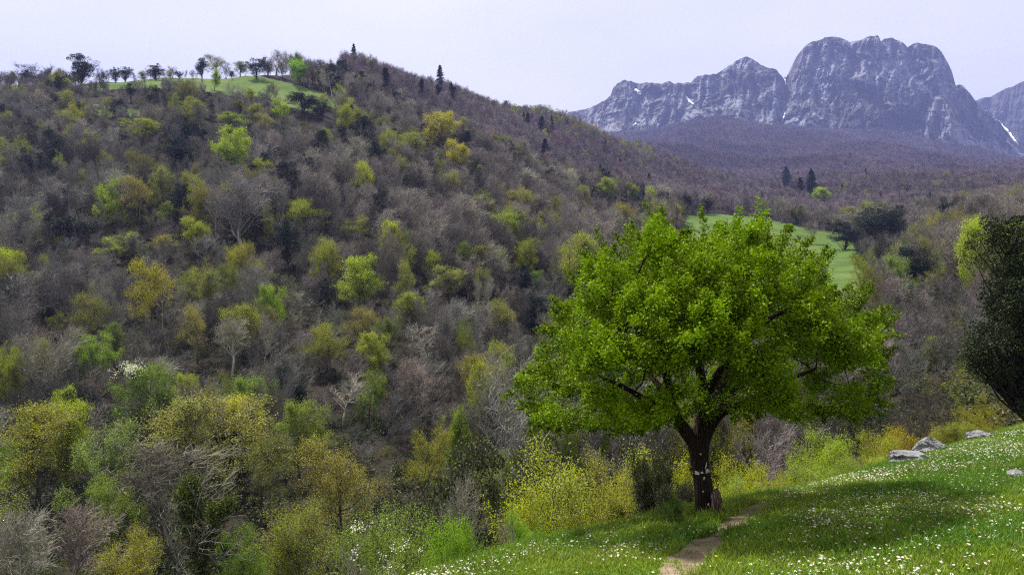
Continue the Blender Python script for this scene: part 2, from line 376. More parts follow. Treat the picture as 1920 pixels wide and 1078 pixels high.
# ------------------------------------------------------------------ ground sheets
def grid_faces(nx, ny):
    i = np.arange(nx * ny).reshape(nx, ny)
    return np.stack([i[:-1, :-1], i[1:, :-1], i[1:, 1:], i[:-1, 1:]], -1).reshape(-1, 4)
gx, gy = np.meshgrid(np.linspace(-16, 32, 250), np.linspace(-16, 34, 260), indexing='ij')
fz = grid_faces(250, 260)
V = np.stack([gx, gy, height(gx, gy)], -1).reshape(-1, 3)
beyond = (gy - edge_y(gx)).ravel()
fz = fz[beyond[fz].max(1) < 1.6]
me = mesh_np("meadow", V, [(fz, 0)], [M_soil], True)
link("meadow", me, kind="structure", label="sloping green meadow full of daisies in the foreground")

nu, nd = 400, 340
uu = np.linspace(-1.32, 1.36, nu)
tt = np.linspace(0, 1, nd)
U, T = np.meshgrid(uu, tt, indexing='ij')
d0 = 6.0
Dg = np.exp(np.log(d0) + (np.log(2700) - np.log(d0)) * T)
gxx = U * Dg; gyy = Dg
keep_v = (gyy - edge_y(gxx)).ravel() > 1.0
V = np.stack([gxx, gyy, height(gxx, gyy) - 0.03], -1).reshape(-1, 3)
ff = grid_faces(nu, nd); ff = ff[keep_v[ff].all(1)]
cpx = (U * F + CX).ravel(); cpy = (HZ - V[:, 2] / V[:, 1] * F)
me = mesh_np("valley_ground", V, [(ff, 0)], [M_floor], True)
link("valley_ground", me, kind="structure", label="wooded hillside ground of leaf litter across the valley")

def in_poly(px, py, poly):
    poly = np.asarray(poly, float); n = len(poly); ins = np.zeros(np.shape(px), bool)
    for i in range(n):
        x1, y1 = poly[i]; x2, y2 = poly[(i + 1) % n]
        c = ((y1 > py) != (y2 > py)) & (px < (x2 - x1) * (py - y1) / (y2 - y1 + 1e-12) + x1); ins ^= c
    return ins
PAST = [("pasture", [(150, 160), (250, 142), (300, 138), (420, 137), (470, 140), (560, 160), (645, 190), (640, 205), (560, 212), (500, 185), (430, 182), (350, 168), (250, 168), (180, 172)], 240, 420, "green pasture along the crest of the wooded hill"),
        ("pasture", [(150, 200), (180, 196), (262, 205), (262, 222), (200, 222), (150, 214)], 200, 290, "narrow green strip of grass below the crest pasture"),
        ("pasture", [(1275, 404), (1340, 401), (1420, 408), (1500, 425), (1590, 440), (1612, 480), (1640, 520), (1640, 580), (1560, 575), (1500, 520), (1400, 500), (1280, 470)], 150, 420, "bright green valley pasture behind the big leafy tree")]
# fine sheets just above the ground
def in_pasture(X, Y, d):
    r = np.zeros(np.shape(X), bool)
    for n, poly, a, b_, l in PAST: r |= in_poly(X, Y, poly) & (d > a) & (d < b_)
    return r
for n, poly, a, b_, lab in PAST:
    pa = np.array(poly); us = (np.linspace(pa[:, 0].min() - 4, pa[:, 0].max() + 4, 150) - CX) / F; dsx = np.linspace(a, b_, 170)
    Ug, Dg2 = np.meshgrid(us, dsx, indexing='ij'); X3 = Ug * Dg2; Z3 = height(X3, Dg2) + 0.12 + 0.1 * vnoise(X3 * 1.3, Dg2 * 1.3)
    py_ = HZ - (Z3 - .12) / Dg2 * F; m_ = in_poly(Ug * F + CX, py_, poly).ravel()
    f3 = grid_faces(150, 170); f3 = f3[m_[f3].all(1)]
    if len(f3):
        me = mesh_np("pasture", np.stack([X3, Dg2, Z3], -1).reshape(-1, 3), [(f3, 0)], [M_past], True)
        link("pasture", me, kind="structure", label=lab)

# path of trodden earth over the meadow, in two worn stretches
def meadow_hit(X, Y):
    u = (X - CX) / F; ds = np.linspace(2, 26, 1500); py_ = HZ - height(u * ds, ds) / ds * F
    h = np.nonzero(py_ <= Y)[0]; d = ds[h[0]] if len(h) else 11.0
    return np.array([u * d, d, float(height(u * d, d))])
PATHS = [[(1190, 1150, 1262, 1150), (1215, 1110, 1275, 1105), (1234, 1078, 1300, 1078), (1250, 1052, 1332, 1050), (1280, 1030, 1362, 1030), (1308, 1012, 1364, 1018), (1332, 1004, 1358, 1009), (1344, 996, 1362, 999)],
         [(1346, 996, 1360, 999), (1350, 985, 1398, 988), (1364, 970, 1424, 974), (1388, 958, 1446, 962), (1418, 947, 1452, 950), (1430, 941, 1450, 943)]]
path_quads = []
for rows in PATHS:
    L = np.array([meadow_hit(a, b_) for a, b_, c_, d_ in rows]); R = np.array([meadow_hit(c_, d_) for a, b_, c_, d_ in rows])
    n = 60; s = np.linspace(0, len(rows) - 1, n); k = np.arange(len(rows))
    Ls = np.stack([np.interp(s, k, L[:, i]) for i in range(3)], -1); Rs = np.stack([np.interp(s, k, R[:, i]) for i in range(3)], -1)
    wig = (fbm(s * 5, s * 0 + 2.2, 4) - .55) * .22; wig2 = (fbm(s * 5, s * 0 + 7.7, 4) - .45) * .22
    Ls[:, 0] += wig; Rs[:, 0] += wig2
    m = 14; a = np.linspace(0, 1, m)[None, :, None]
    G = Ls[:, None] * (1 - a) + Rs[:, None] * a
    G[..., 2] = height(G[..., 0], G[..., 1]) + 0.012 + 0.02 * (fbm(G[..., 0] * 6, G[..., 1] * 6, 3) - .5)
    me = mesh_np("path", G.reshape(-1, 3), [(grid_faces(n, m), 0)], [M_path], True)
    link("path", me, kind="structure", label="trodden brown earth path across the daisy meadow")
    path_quads.append((Ls, Rs))
def on_path(x, y):
    r = np.zeros(len(x), bool)
    for Ls, Rs in path_quads:
        wv_ = norm(Ls[:, :2] - Rs[:, :2]) * -.01; poly = np.concatenate([Ls[:, :2] + wv_, Rs[::-1, :2] - wv_[::-1]]); r |= in_poly(x, y, poly)
    return r

# ------------------------------------------------------------------ mountains
SIL = [(600, 330), (900, 262), (1000, 232), (1067, 211), (1085, 207), (1117, 199), (1135, 188), (1147, 177), (1150, 164), (1158, 155), (1172, 150), (1194, 157), (1220, 155), (1244, 157), (1250, 154), (1255, 152), (1262, 158), (1270, 156), (1297, 155), (1302, 148), (1308, 142), (1321, 141), (1344, 140), (1367, 123), (1385, 113), (1401, 107), (1410, 110), (1424, 120), (1440, 127), (1454, 131), (1464, 140), (1471, 149), (1476, 143), (1483, 137), (1492, 128), (1500, 115), (1504, 103), (1508, 93), (1514, 84), (1520, 78), (1528, 78), (1537, 75), (1545, 72), (1553, 69), (1577, 71), (1588, 76), (1594, 80), (1604, 77), (1617, 76), (1624, 71), (1637, 67), (1647, 68), (1652, 77), (1660, 73), (1667, 71), (1687, 76), (1696, 82), (1702, 90), (1710, 83), (1720, 81), (1734, 83), (1757, 89), (1765, 97), (1771, 107), (1778, 119), (1784, 133), (1789, 150), (1792, 161), (1798, 160), (1806, 160), (1817, 174), (1822, 180), (1827, 188), (1850, 205), (1875, 230), (1900, 262), (1925, 290), (1960, 312), (2100, 330)]
BASE = [(600, 350), (1000, 285), (1100, 275), (1200, 274), (1300, 250), (1360, 246), (1450, 262), (1520, 264), (1640, 274), (1700, 284), (1760, 296), (1830, 308), (1900, 322), (2100, 340)]
def seg_dist(px, py, pl):
    best = np.full(np.shape(px), 1e9)
    for (x1, y1), (x2, y2) in zip(pl[:-1], pl[1:]):
        l2 = (x2 - x1) ** 2 + (y2 - y1) ** 2; t_ = np.clip(((px - x1) * (x2 - x1) + (py - y1) * (y2 - y1)) / l2, 0, 1)
        best = np.minimum(best, np.hypot(px - x1 - t_ * (x2 - x1), py - y1 - t_ * (y2 - y1)))
    return best
GULLY = [([(1472, 140), (1476, 175), (1466, 210), (1462, 250)], 8, 110), ([(1594, 78), (1600, 120), (1588, 150), (1640, 190), (1685, 235), (1696, 275)], 12, 70), ([(1702, 88), (1712, 130), (1745, 170), (1720, 215), (1696, 255)], 10, 70),
         ([(1789, 150), (1770, 170), (1740, 190), (1715, 225)], 9, 50), ([(1195, 157), (1200, 190), (1180, 225)], 9, 60), ([(1270, 157), (1295, 185), (1280, 215), (1240, 245)], 8, 60), ([(1345, 142), (1360, 180), (1350, 220)], 9, 50),
         ([(1528, 78), (1530, 110), (1520, 150), (1535, 200)], 7, 45), ([(1652, 75), (1650, 105), (1640, 130)], 6, 40), ([(1850, 205), (1870, 250), (1895, 300)], 10, 80), ([(1560, 190), (1590, 230), (1600, 260)], 8, 40), ([(1410, 150), (1420, 200), (1400, 240)], 8, 45)]
PALE = [([(1510, 110), (1560, 95), (1600, 100), (1590, 145), (1530, 150)], .18), ([(1640, 80), (1700, 95), (1770, 120), (1785, 170), (1700, 190), (1640, 150)], .18), ([(1780, 222), (1810, 230), (1840, 290), (1765, 285)], .35),  # slabs made paler; some of their sunlit look is put into the rock colour
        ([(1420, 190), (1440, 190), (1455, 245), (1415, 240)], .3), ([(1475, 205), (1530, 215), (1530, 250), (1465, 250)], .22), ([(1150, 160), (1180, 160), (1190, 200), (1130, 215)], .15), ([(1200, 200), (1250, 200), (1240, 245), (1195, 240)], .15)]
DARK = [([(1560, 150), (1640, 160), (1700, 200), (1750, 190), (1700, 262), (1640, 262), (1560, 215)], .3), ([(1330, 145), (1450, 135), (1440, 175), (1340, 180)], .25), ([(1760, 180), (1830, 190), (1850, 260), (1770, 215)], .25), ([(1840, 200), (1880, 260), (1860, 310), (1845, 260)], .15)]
def mountain(name, sil, base, x0, x1, nxm, nym, db, dt, gul, label, seed, rough=1.0, tone=0.0):
    X = np.linspace(x0, x1, nxm); yt = np.interp(X, *zip(*sil)) + (fbm(X / 7.0, X * 0 + seed, 3) - .5) * 5.0 * rough
    yb = np.interp(X, *zip(*base))
    t_ = np.concatenate([np.linspace(0, 1, nym), [1.03, 1.10, 1.3, 1.6]])
    XX, TT = np.meshgrid(X, t_, indexing='ij'); tc_ = np.minimum(TT, 1)
    YY = yb[:, None] + (yt - yb)[:, None] * tc_
    # face: lower apron leans back, upper wall is steep
    prof = np.where(tc_ < .45, tc_ * 1.25, .5625 + (tc_ - .45) * .795)
    D = db + (dt - db) * prof
    bt = ridged(XX / 70 + 0.25 * fbm(XX / 40, YY / 40, 2) * 4 + seed, YY / 150 + seed, 5, .6)
    fn = ridged(XX / 17 + seed * 2 + YY / 90 + 1.2 * fbm(XX / 60, YY / 45, 2), YY / 62 + seed, 5, .62)
    led = ridged(XX / 90 + 5, YY / 16 + XX / 55 + 1.5 * fbm(XX / 30, YY / 30, 2) + seed, 4, .6)
    env = np.clip(tc_ * 6, 0, 1) * np.clip((1.06 - tc_) * 10, .25, 1)
    D = D - env * rough * (175 * (bt - .45) + 85 * (fn - .4) + 26 * (led - .4) + 22 * (fbm(XX / 3.2, YY / 3.2, 3) - .5))
    for pl, w_, dep in gul: D = D + dep * np.exp(-(seg_dist(XX, YY, pl) / w_) ** 2) * np.clip(tc_ * 4, 0, 1)
    xs = (XX - CX) / F * D; zs = -(YY - HZ) / F * D
    ov = np.maximum(TT - 1, 0); ys = D + ov * 900; zs = zs - ov * ov * 1100 - ov * 60
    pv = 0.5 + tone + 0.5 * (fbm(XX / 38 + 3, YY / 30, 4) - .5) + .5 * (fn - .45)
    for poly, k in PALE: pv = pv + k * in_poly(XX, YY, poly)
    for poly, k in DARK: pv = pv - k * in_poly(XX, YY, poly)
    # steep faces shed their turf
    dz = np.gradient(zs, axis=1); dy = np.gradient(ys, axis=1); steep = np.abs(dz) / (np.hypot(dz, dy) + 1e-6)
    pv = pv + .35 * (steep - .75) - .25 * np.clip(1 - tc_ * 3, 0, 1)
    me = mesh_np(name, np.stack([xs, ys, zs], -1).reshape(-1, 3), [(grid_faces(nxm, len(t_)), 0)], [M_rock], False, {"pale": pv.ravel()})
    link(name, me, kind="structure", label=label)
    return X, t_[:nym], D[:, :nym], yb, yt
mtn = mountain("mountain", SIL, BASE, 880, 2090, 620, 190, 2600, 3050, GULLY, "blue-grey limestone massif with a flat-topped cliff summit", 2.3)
SIL2 = [(1700, 330), (1780, 230), (1831, 188), (1845, 184), (1861, 181), (1875, 174), (1887, 167), (1905, 160), (1920, 153), (1960, 140), (2050, 128), (2200, 140), (2400, 190), (2700, 260)]
BASE2 = [(1700, 335), (1830, 312), (1920, 322), (2700, 330)]
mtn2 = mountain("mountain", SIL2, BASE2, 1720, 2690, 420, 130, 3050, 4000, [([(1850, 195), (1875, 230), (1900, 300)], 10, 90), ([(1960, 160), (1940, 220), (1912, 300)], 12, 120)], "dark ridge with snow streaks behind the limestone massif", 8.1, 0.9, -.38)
def snow_patch(mt, pts, w, label, lift=9.0):
    X, tt_, D, yb, yt = mt; r = np.random.default_rng(int(pts[0][0])); mbx = MB()
    n = 26; s = np.linspace(0, len(pts) - 1, n); k = np.arange(len(pts))
    cx_ = np.interp(s, k, [p[0] for p in pts]); cy_ = np.interp(s, k, [p[1] for p in pts])
    ww = w * (0.35 + 0.9 * fbm(s * 2.3, s * 0 + pts[0][1], 3)) * np.clip(np.minimum(s, s[-1] - s) * 4 + .15, 0, 1)
    tx = np.gradient(cx_); ty = np.gradient(cy_); ln = np.hypot(tx, ty) + 1e-9; nx_, ny_ = -ty / ln, tx / ln
    m = 7; off = np.linspace(-1, 1, m)
    PX = cx_[:, None] + nx_[:, None] * ww[:, None] * off + (fbm(s * 5, s * 0, 2) - .5)[:, None] * w; PY = cy_[:, None] + ny_[:, None] * ww[:, None] * off
    i = np.clip(np.searchsorted(X, PX), 0, len(X) - 1); tv = np.clip((PY - yb[i]) / (yt - yb)[i], 0, .999); j = (tv * (D.shape[1] - 1)).astype(int)
    dd = D[i, j] - lift - 14
    V = np.stack([(PX - CX) / F * dd, dd, -(PY - HZ) / F * dd], -1).reshape(-1, 3)
    me = mesh_np("snow_patch", V, [(grid_faces(n, m), 0)], [M_snow], False); link("snow_patch", me, kind="structure", label=label)
snow_patch(mtn, [(1190, 168), (1197, 171), (1200, 178)], 3.0, "small snow patch high on the left shoulder of the massif")
snow_patch(mtn, [(1288, 182), (1293, 190), (1301, 196)], 1.8, "thin snow streak in the gully below the pinnacles")
snow_patch(mtn, [(1186, 236), (1194, 230)], 1.4, "short snow streak at the foot of the left cliffs")
snow_patch(mtn, [(1164, 253), (1172, 250), (1174, 256)], 2.4, "snow patch where the cliffs meet the forest")
snow_patch(mtn, [(1471, 143), (1472, 152), (1474, 161)], 1.2, "snow sliver in the notch between the two summits")
snow_patch(mtn, [(1472, 212), (1469, 221), (1466, 230)], 1.5, "snow sliver low in the central gully")
snow_patch(mtn, [(1696, 249), (1695, 256), (1695, 264)], 4.4, "white snow pocket at the mouth of the rock bowl")
snow_patch(mtn, [(1570, 88), (1577, 90)], 1.0, "tiny snow fleck just under the flat summit")
snow_patch(mtn2, [(1872, 226), (1880, 238), (1893, 250), (1900, 262), (1910, 274)], 3.4, "upper snow streak in the gully of the dark ridge")
snow_patch(mtn2, [(1914, 284), (1906, 294), (1897, 308)], 5.5, "broad lower snow tongue in the gully of the dark ridge")
snow_patch(mtn2, [(1876, 212), (1880, 208)], 1.6, "small snow fleck on the dark ridge flank")

# ------------------------------------------------------------------ tree shapes
PROTO = {}     # kind -> list of (trunk mesh, crown mesh, height, width)
def measure(mb):
    V = np.concatenate(mb.V); r = np.hypot(V[:, 0], V[:, 1]); return V[:, 2].max(), 2 * np.quantile(r, .97)
def branchy(seed, H=9.0, stems=1, limbs=12, up=.10, ang=(38, 62), sub=(7, 7, 5), leaf=None, lt0=.28, spread=.16, twig=1.0, limb_len=.44, wig=.13, dens=1.0):
    """trunk + limbs in one mesh, finer twigs (and leaves) in another. leaf = (per tip, size, jitter, material)"""
    rg = np.random.default_rng(seed); tr = MB(); cr = MB()
    st = np.zeros((stems, 3)); 
    if stems > 1: st[:, :2] = rg.normal(size=(stems, 2)) * .025 * H
    dr = np.tile([0, 0, 1.], (stems, 1)) + rg.normal(size=(stems, 3)) * (.06 if stems == 1 else spread * 2.2)
    st[:, 2] = -0.25
    l0 = grow(rg, st, dr, np.full(stems, .82 * H) * (1 if stems == 1 else .75 + .3 * rg.random(stems)), 9, .07 if stems == 1 else .09, .05)
    r0 = (.02 if stems == 1 else .009) * H
    k = np.linspace(0, 1, 10); rr = r0 * (1.25 * np.exp(-k * 12) * .4 + (1 - .88 * k))
    tubes(tr, l0, np.tile(rr, (stems, 1)), 7 if stems == 1 else 5)
    s, d, t_, _ = spawn(rg, l0, limbs, lt0, .97, *ang)
    l1 = grow(rg, s, d, H * limb_len * (1.05 - .62 * t_) * (.5 + .9 * rg.random(len(t_))), 6, wig, up)
    ra = np.interp(t_, [0, 1], [r0 * .5, r0 * .18])
    tubes(tr, l1, ra[:, None] * np.linspace(1, .25, 7)[None], 4)
    s, d, t2, pi = spawn(rg, l1, sub[0], .18, 1.0, 28, 58)
    l2 = grow(rg, s, d, H * .19 * (1.1 - .5 * t2) * (.6 + .7 * rg.random(len(t2))), 4, wig * 1.2, up * .9)
    tubes(cr, l2, (.0022 * H * twig) * np.linspace(1, .4, 5)[None] * np.ones((len(l2), 1)), 3)
    s, d, t3, _ = spawn(rg, l2, sub[1], .15, 1.0, 25, 60)
    l3 = grow(rg, s, d, H * .085 * (.6 + .8 * rg.random(len(t3))), 2, wig * 1.3, up * .8)
    tubes(cr, l3, (.0013 * H * twig) * np.linspace(1, .5, 3)[None] * np.ones((len(l3), 1)), 3)
    s, d, t4, _ = spawn(rg, l3, sub[2], .2, 1.0, 25, 65)
    l4 = grow(rg, s, d, H * .042 * (.5 + rg.random(len(t4))), 1, .1, up)
    tubes(cr, l4, (.0009 * H * twig) * np.linspace(1, .5, 2)[None] * np.ones((len(l4), 1)), 3)
    if leaf:
        n, sz, jt, up_ = leaf
        tips = np.concatenate([l4[:, 1], l4[:, 0]])
        # whole branches may stay bare so that the crown breaks into sprays
        if n < 1: tips = tips[rg.random(len(tips)) < n]; n = 1
        c = np.repeat(tips, n, 0) + rg.normal(size=(len(tips) * n, 3)) * jt * H
        leaves(cr, c, sz * H, rg, 1, up_)
    H2, W2 = measure(cr)
    return tr, cr, H2, W2
def reg(kind, tr, cr, H2, W2, tmats, cmats):
    i = len(PROTO.setdefault(kind, []))
    PROTO[kind].append((tr.mesh(kind + "_trunk", tmats, True, i + 5), cr.mesh(kind + "_crown", cmats, False, i + 9), H2, W2))
for s in range(5):
    o = dict(limbs=[12, 14, 10, 13, 16][s], up=[.10, .16, .05, .20, .08][s], ang=[(34, 56), (22, 42), (46, 70), (18, 36), (30, 60)][s], lt0=[.3, .3, .35, .25, .36][s], stems=[1, 1, 1, 3, 1][s])
    if s == 3: o['limbs'] = 6
    reg("bare", *branchy(100 + s, sub=(7, 7, 4), twig=1.2, **o), [M_twig], [M_twig])
for s in range(2): reg("bare", *branchy(150 + s, H=8.0, stems=4 + s, limbs=6, lt0=.22, spread=.13, up=.16, ang=(20, 48), sub=(5, 5, 3), limb_len=.34, twig=1.1), [M_twig], [M_twig])
for s in range(4):
    o = dict(limbs=[12, 14, 6, 13][s], up=[.10, .16, .12, .02][s], ang=[(38, 62), (28, 52), (25, 50), (52, 80)][s], lt0=[.25, .18, .1, .22][s], stems=[1, 1, 3, 1][s])
    reg("budding", *branchy(200 + s, sub=(7, 6, 5), leaf=(4, .0088, .012, .3), **o), [M_bark], [M_bark, M_leaf])
for s in range(4):
    o = dict(limbs=[15, 16, 14, 15][s], up=[.08, .12, .03, -.02][s], ang=[(45, 70), (35, 60), (55, 80), (60, 88)][s], lt0=[.16, .12, .18, .12][s], limb_len=[.42, .38, .45, .44][s])
    reg("leafy", *branchy(300 + s, sub=(7, 6, 5), leaf=(4, .0138, .014, [.5, .4, .9, 1.4][s]), **o), [M_bark], [M_bark, M_leaf])
def clumpy(seed, H, W, lobes, per, lr, sz, low=.12, column=False):
    """rounded evergreen: a stem with boughs and many separate leaf cushions"""
    rg = np.random.default_rng(seed); tr = MB(); cr = MB()
    l0 = grow(rg, np.array([[0, 0, -.3]]), np.array([[0, 0, 1.]]), np.array([H * .8]), 8, .06, .06); tubes(tr, l0, (.026 * H * np.linspace(1, .2, 9))[None], 7)
    big = norm(rg.normal(size=(9, 3))) * [W * .25, W * .25, H * .24] + [0, 0, H * .56]      # uneven outline from a few large masses
    if column: big = np.stack([np.cos(np.arange(9) * 2.4) * W * .27 * np.linspace(1.15, .6, 9), np.sin(np.arange(9) * 2.4) * W * .27 * np.linspace(1.15, .6, 9), H * np.linspace(.12, .84, 9)], -1)
    b = big[rg.integers(0, 9, lobes)]; c = b + norm(rg.normal(size=(lobes, 3))) * (W * .24 * (.55 + .5 * rg.random(lobes)))[:, None] * [1, 1, .95]
    c[:, 2] = np.clip(c[:, 2], H * low, H - lr * .7)
    k = np.minimum(((c[:, 2] / H - .1) * 8).astype(int).clip(1, 7), 7); st = l0[0][k - 1]
    seg = np.stack([st, .5 * (st + c) + rg.normal(size=c.shape) * .03 * H, c], 1); tubes(tr, seg, (.006 * H) * np.array([1, .7, .3])[None] * np.ones((lobes, 1)), 4)
    rr = lr * (.6 + .7 * rg.random(lobes)); n_ = norm(rg.normal(size=(lobes, per, 3)) + [0, 0, .35])
    q = c[:, None] + n_ * rr[:, None, None] * (.55 + .5 * rg.random((lobes, per, 1))) * [1.15, 1.15, .75]
    leaves(cr, q.reshape(-1, 3), sz, rg, 1, .4, .6)
    H2, W2 = measure(cr); return tr, cr, H2, W2
for s in range(3): reg("evergreen", *clumpy(400 + s, 8.0, [7.0, 6.0, 8.0][s], 60, 150, .85, .19), [M_barkd], [M_barkd, M_ever])
def conifer(seed, H=12.0):
    rg = np.random.default_rng(seed); tr = MB(); cr = MB()
    l0 = grow(rg, np.array([[0, 0, -.3]]), np.array([[0, 0, 1.]]), np.array([H]), 10, .01, .1)
    tubes(tr, l0, (.014 * H * np.linspace(1, .06, 11))[None], 6)
    n = 150; t_ = np.linspace(.12, .99, n); az = rg.random(n) * 6.283
    ln = H * .19 * (1 - t_) ** .75 * (.65 + .6 * rg.random(n)) + .15
    d = np.stack([np.cos(az), np.sin(az), .25 * t_ - .15 + rg.normal(size=n) * .12], -1)
    st = np.stack([np.zeros(n), np.zeros(n), t_ * H - .3], -1)
    l1 = grow(rg, st, d, ln, 5, .05, -.02)
    tubes(cr, l1, (.0018 * H) * np.linspace(1, .3, 6)[None] * np.ones((n, 1)), 3)
    s, dd, t2, _ = spawn(rg, l1, 9, .12, 1, 30, 60); dd[:, 2] -= .15
    l2 = grow(rg, s, dd, np.repeat(ln, 9) * .30, 2, .05, -.03)
    c = l2[:, 1:].reshape(-1, 3); c = np.repeat(c, 4, 0) + rg.normal(size=(len(c) * 4, 3)) * .09
    leaves(cr, c, .27, rg, 1, .6, .5)
    return tr, cr, *measure(cr)
for s in range(2): reg("conifer", *conifer(500 + s), [M_bark], [M_bark, M_ever])
# close bushes: several stems, small leaves
for s in range(4):
    o = dict(stems=[7, 9, 6, 8][s], limbs=[5, 4, 6, 5][s], up=[.14, .22, .08, .12][s], ang=[(25, 55), (18, 40), (35, 65), (25, 60)][s])
    reg("bush", *branchy(600 + s, H=4.5, lt0=.12, spread=[.16, .12, .2, .18][s], sub=(6, 6, 4), leaf=([5, 5, 5, 4][s], .0100, .015, .4), limb_len=.36, twig=.9, **o), [M_bark], [M_bark, M_leaf])
for s in range(2):
    reg("bare_bush", *branchy(650 + s, H=4.5, stems=6, limbs=6, lt0=.12, spread=.2, up=.06, ang=(30, 65), sub=(6, 6, 5), limb_len=.4, twig=1.0), [M_twig], [M_twig])
reg("dark_bush", *branchy(670, H=4.5, stems=7, limbs=6, lt0=.06, spread=.13, up=.1, ang=(25, 60), sub=(7, 6, 5), leaf=(2, .0175, .013, .3), limb_len=.32, twig=.9), [M_barkd], [M_barkd, M_ever])
reg("holm_oak", *clumpy(680, 9.5, 6.0, 640, 160, .46, .092, .02, True), [M_barkd], [M_barkd, M_ever])

# ------------------------------------------------------------------ placing trees
KIND_NAME = {"bare": "bare_tree", "budding": "budding_tree", "leafy": "leafy_tree", "evergreen": "evergreen_tree", "conifer": "conifer", "bush": "bush", "bare_bush": "bare_bush", "dark_bush": "dark_bush", "holm_oak": "holm_oak"}
CAT = {"bare": "tree", "budding": "tree", "leafy": "tree", "evergreen": "tree", "conifer": "conifer", "bush": "bush", "bare_bush": "bush", "dark_bush": "bush", "holm_oak": "tree"}
GROUP = {"bare": "leafless trees on the hillsides", "budding": "trees coming into leaf on the hillsides", "leafy": "fresh green trees on the hillsides", "evergreen": "dark evergreen trees on the hillsides", "conifer": "dark conifers on the ridges", "bush": "green bushes below the meadow", "bare_bush": "leafless bushes below the meadow", "dark_bush": "dark bushes below the meadow", "holm_oak": "dark evergreen trees on the hillsides"}
def plant(kind, var, loc, sx, sz, color, label, rz):
    tm, cm, H2, W2 = PROTO[kind][var % len(PROTO[kind])]
    o = thing(KIND_NAME[kind], label, CAT[kind], loc, GROUP[kind])
    o.scale = (sx, sx, sz); o.rotation_euler = (0, 0, rz)
    for nm, m_ in (("trunk", tm), ("crown", cm)):
        c_ = link(nm, m_, o); c_.color = (*color, 1)
        if nm == "crown": c_["kind"] = "stuff"
    return o
YG = (0.37, 0.43, 0.04); LIME = (0.38, 0.52, 0.03); GOLD = (0.50, 0.47, 0.03); OLIVE = (0.29, 0.30, 0.07); PALEG = (0.36, 0.40, 0.12); GREEN = (0.16, 0.30, 0.03)
DKE = (0.022, 0.036, 0.022); DKB = (0.020, 0.034, 0.032); PINK = (0.36, 0.315, 0.30); GREY = (0.30, 0.285, 0.275); LICH = (0.46, 0.43, 0.36); DGREY = (0.15, 0.13, 0.125); WILLOW = (0.085, 0.10, 0.05)
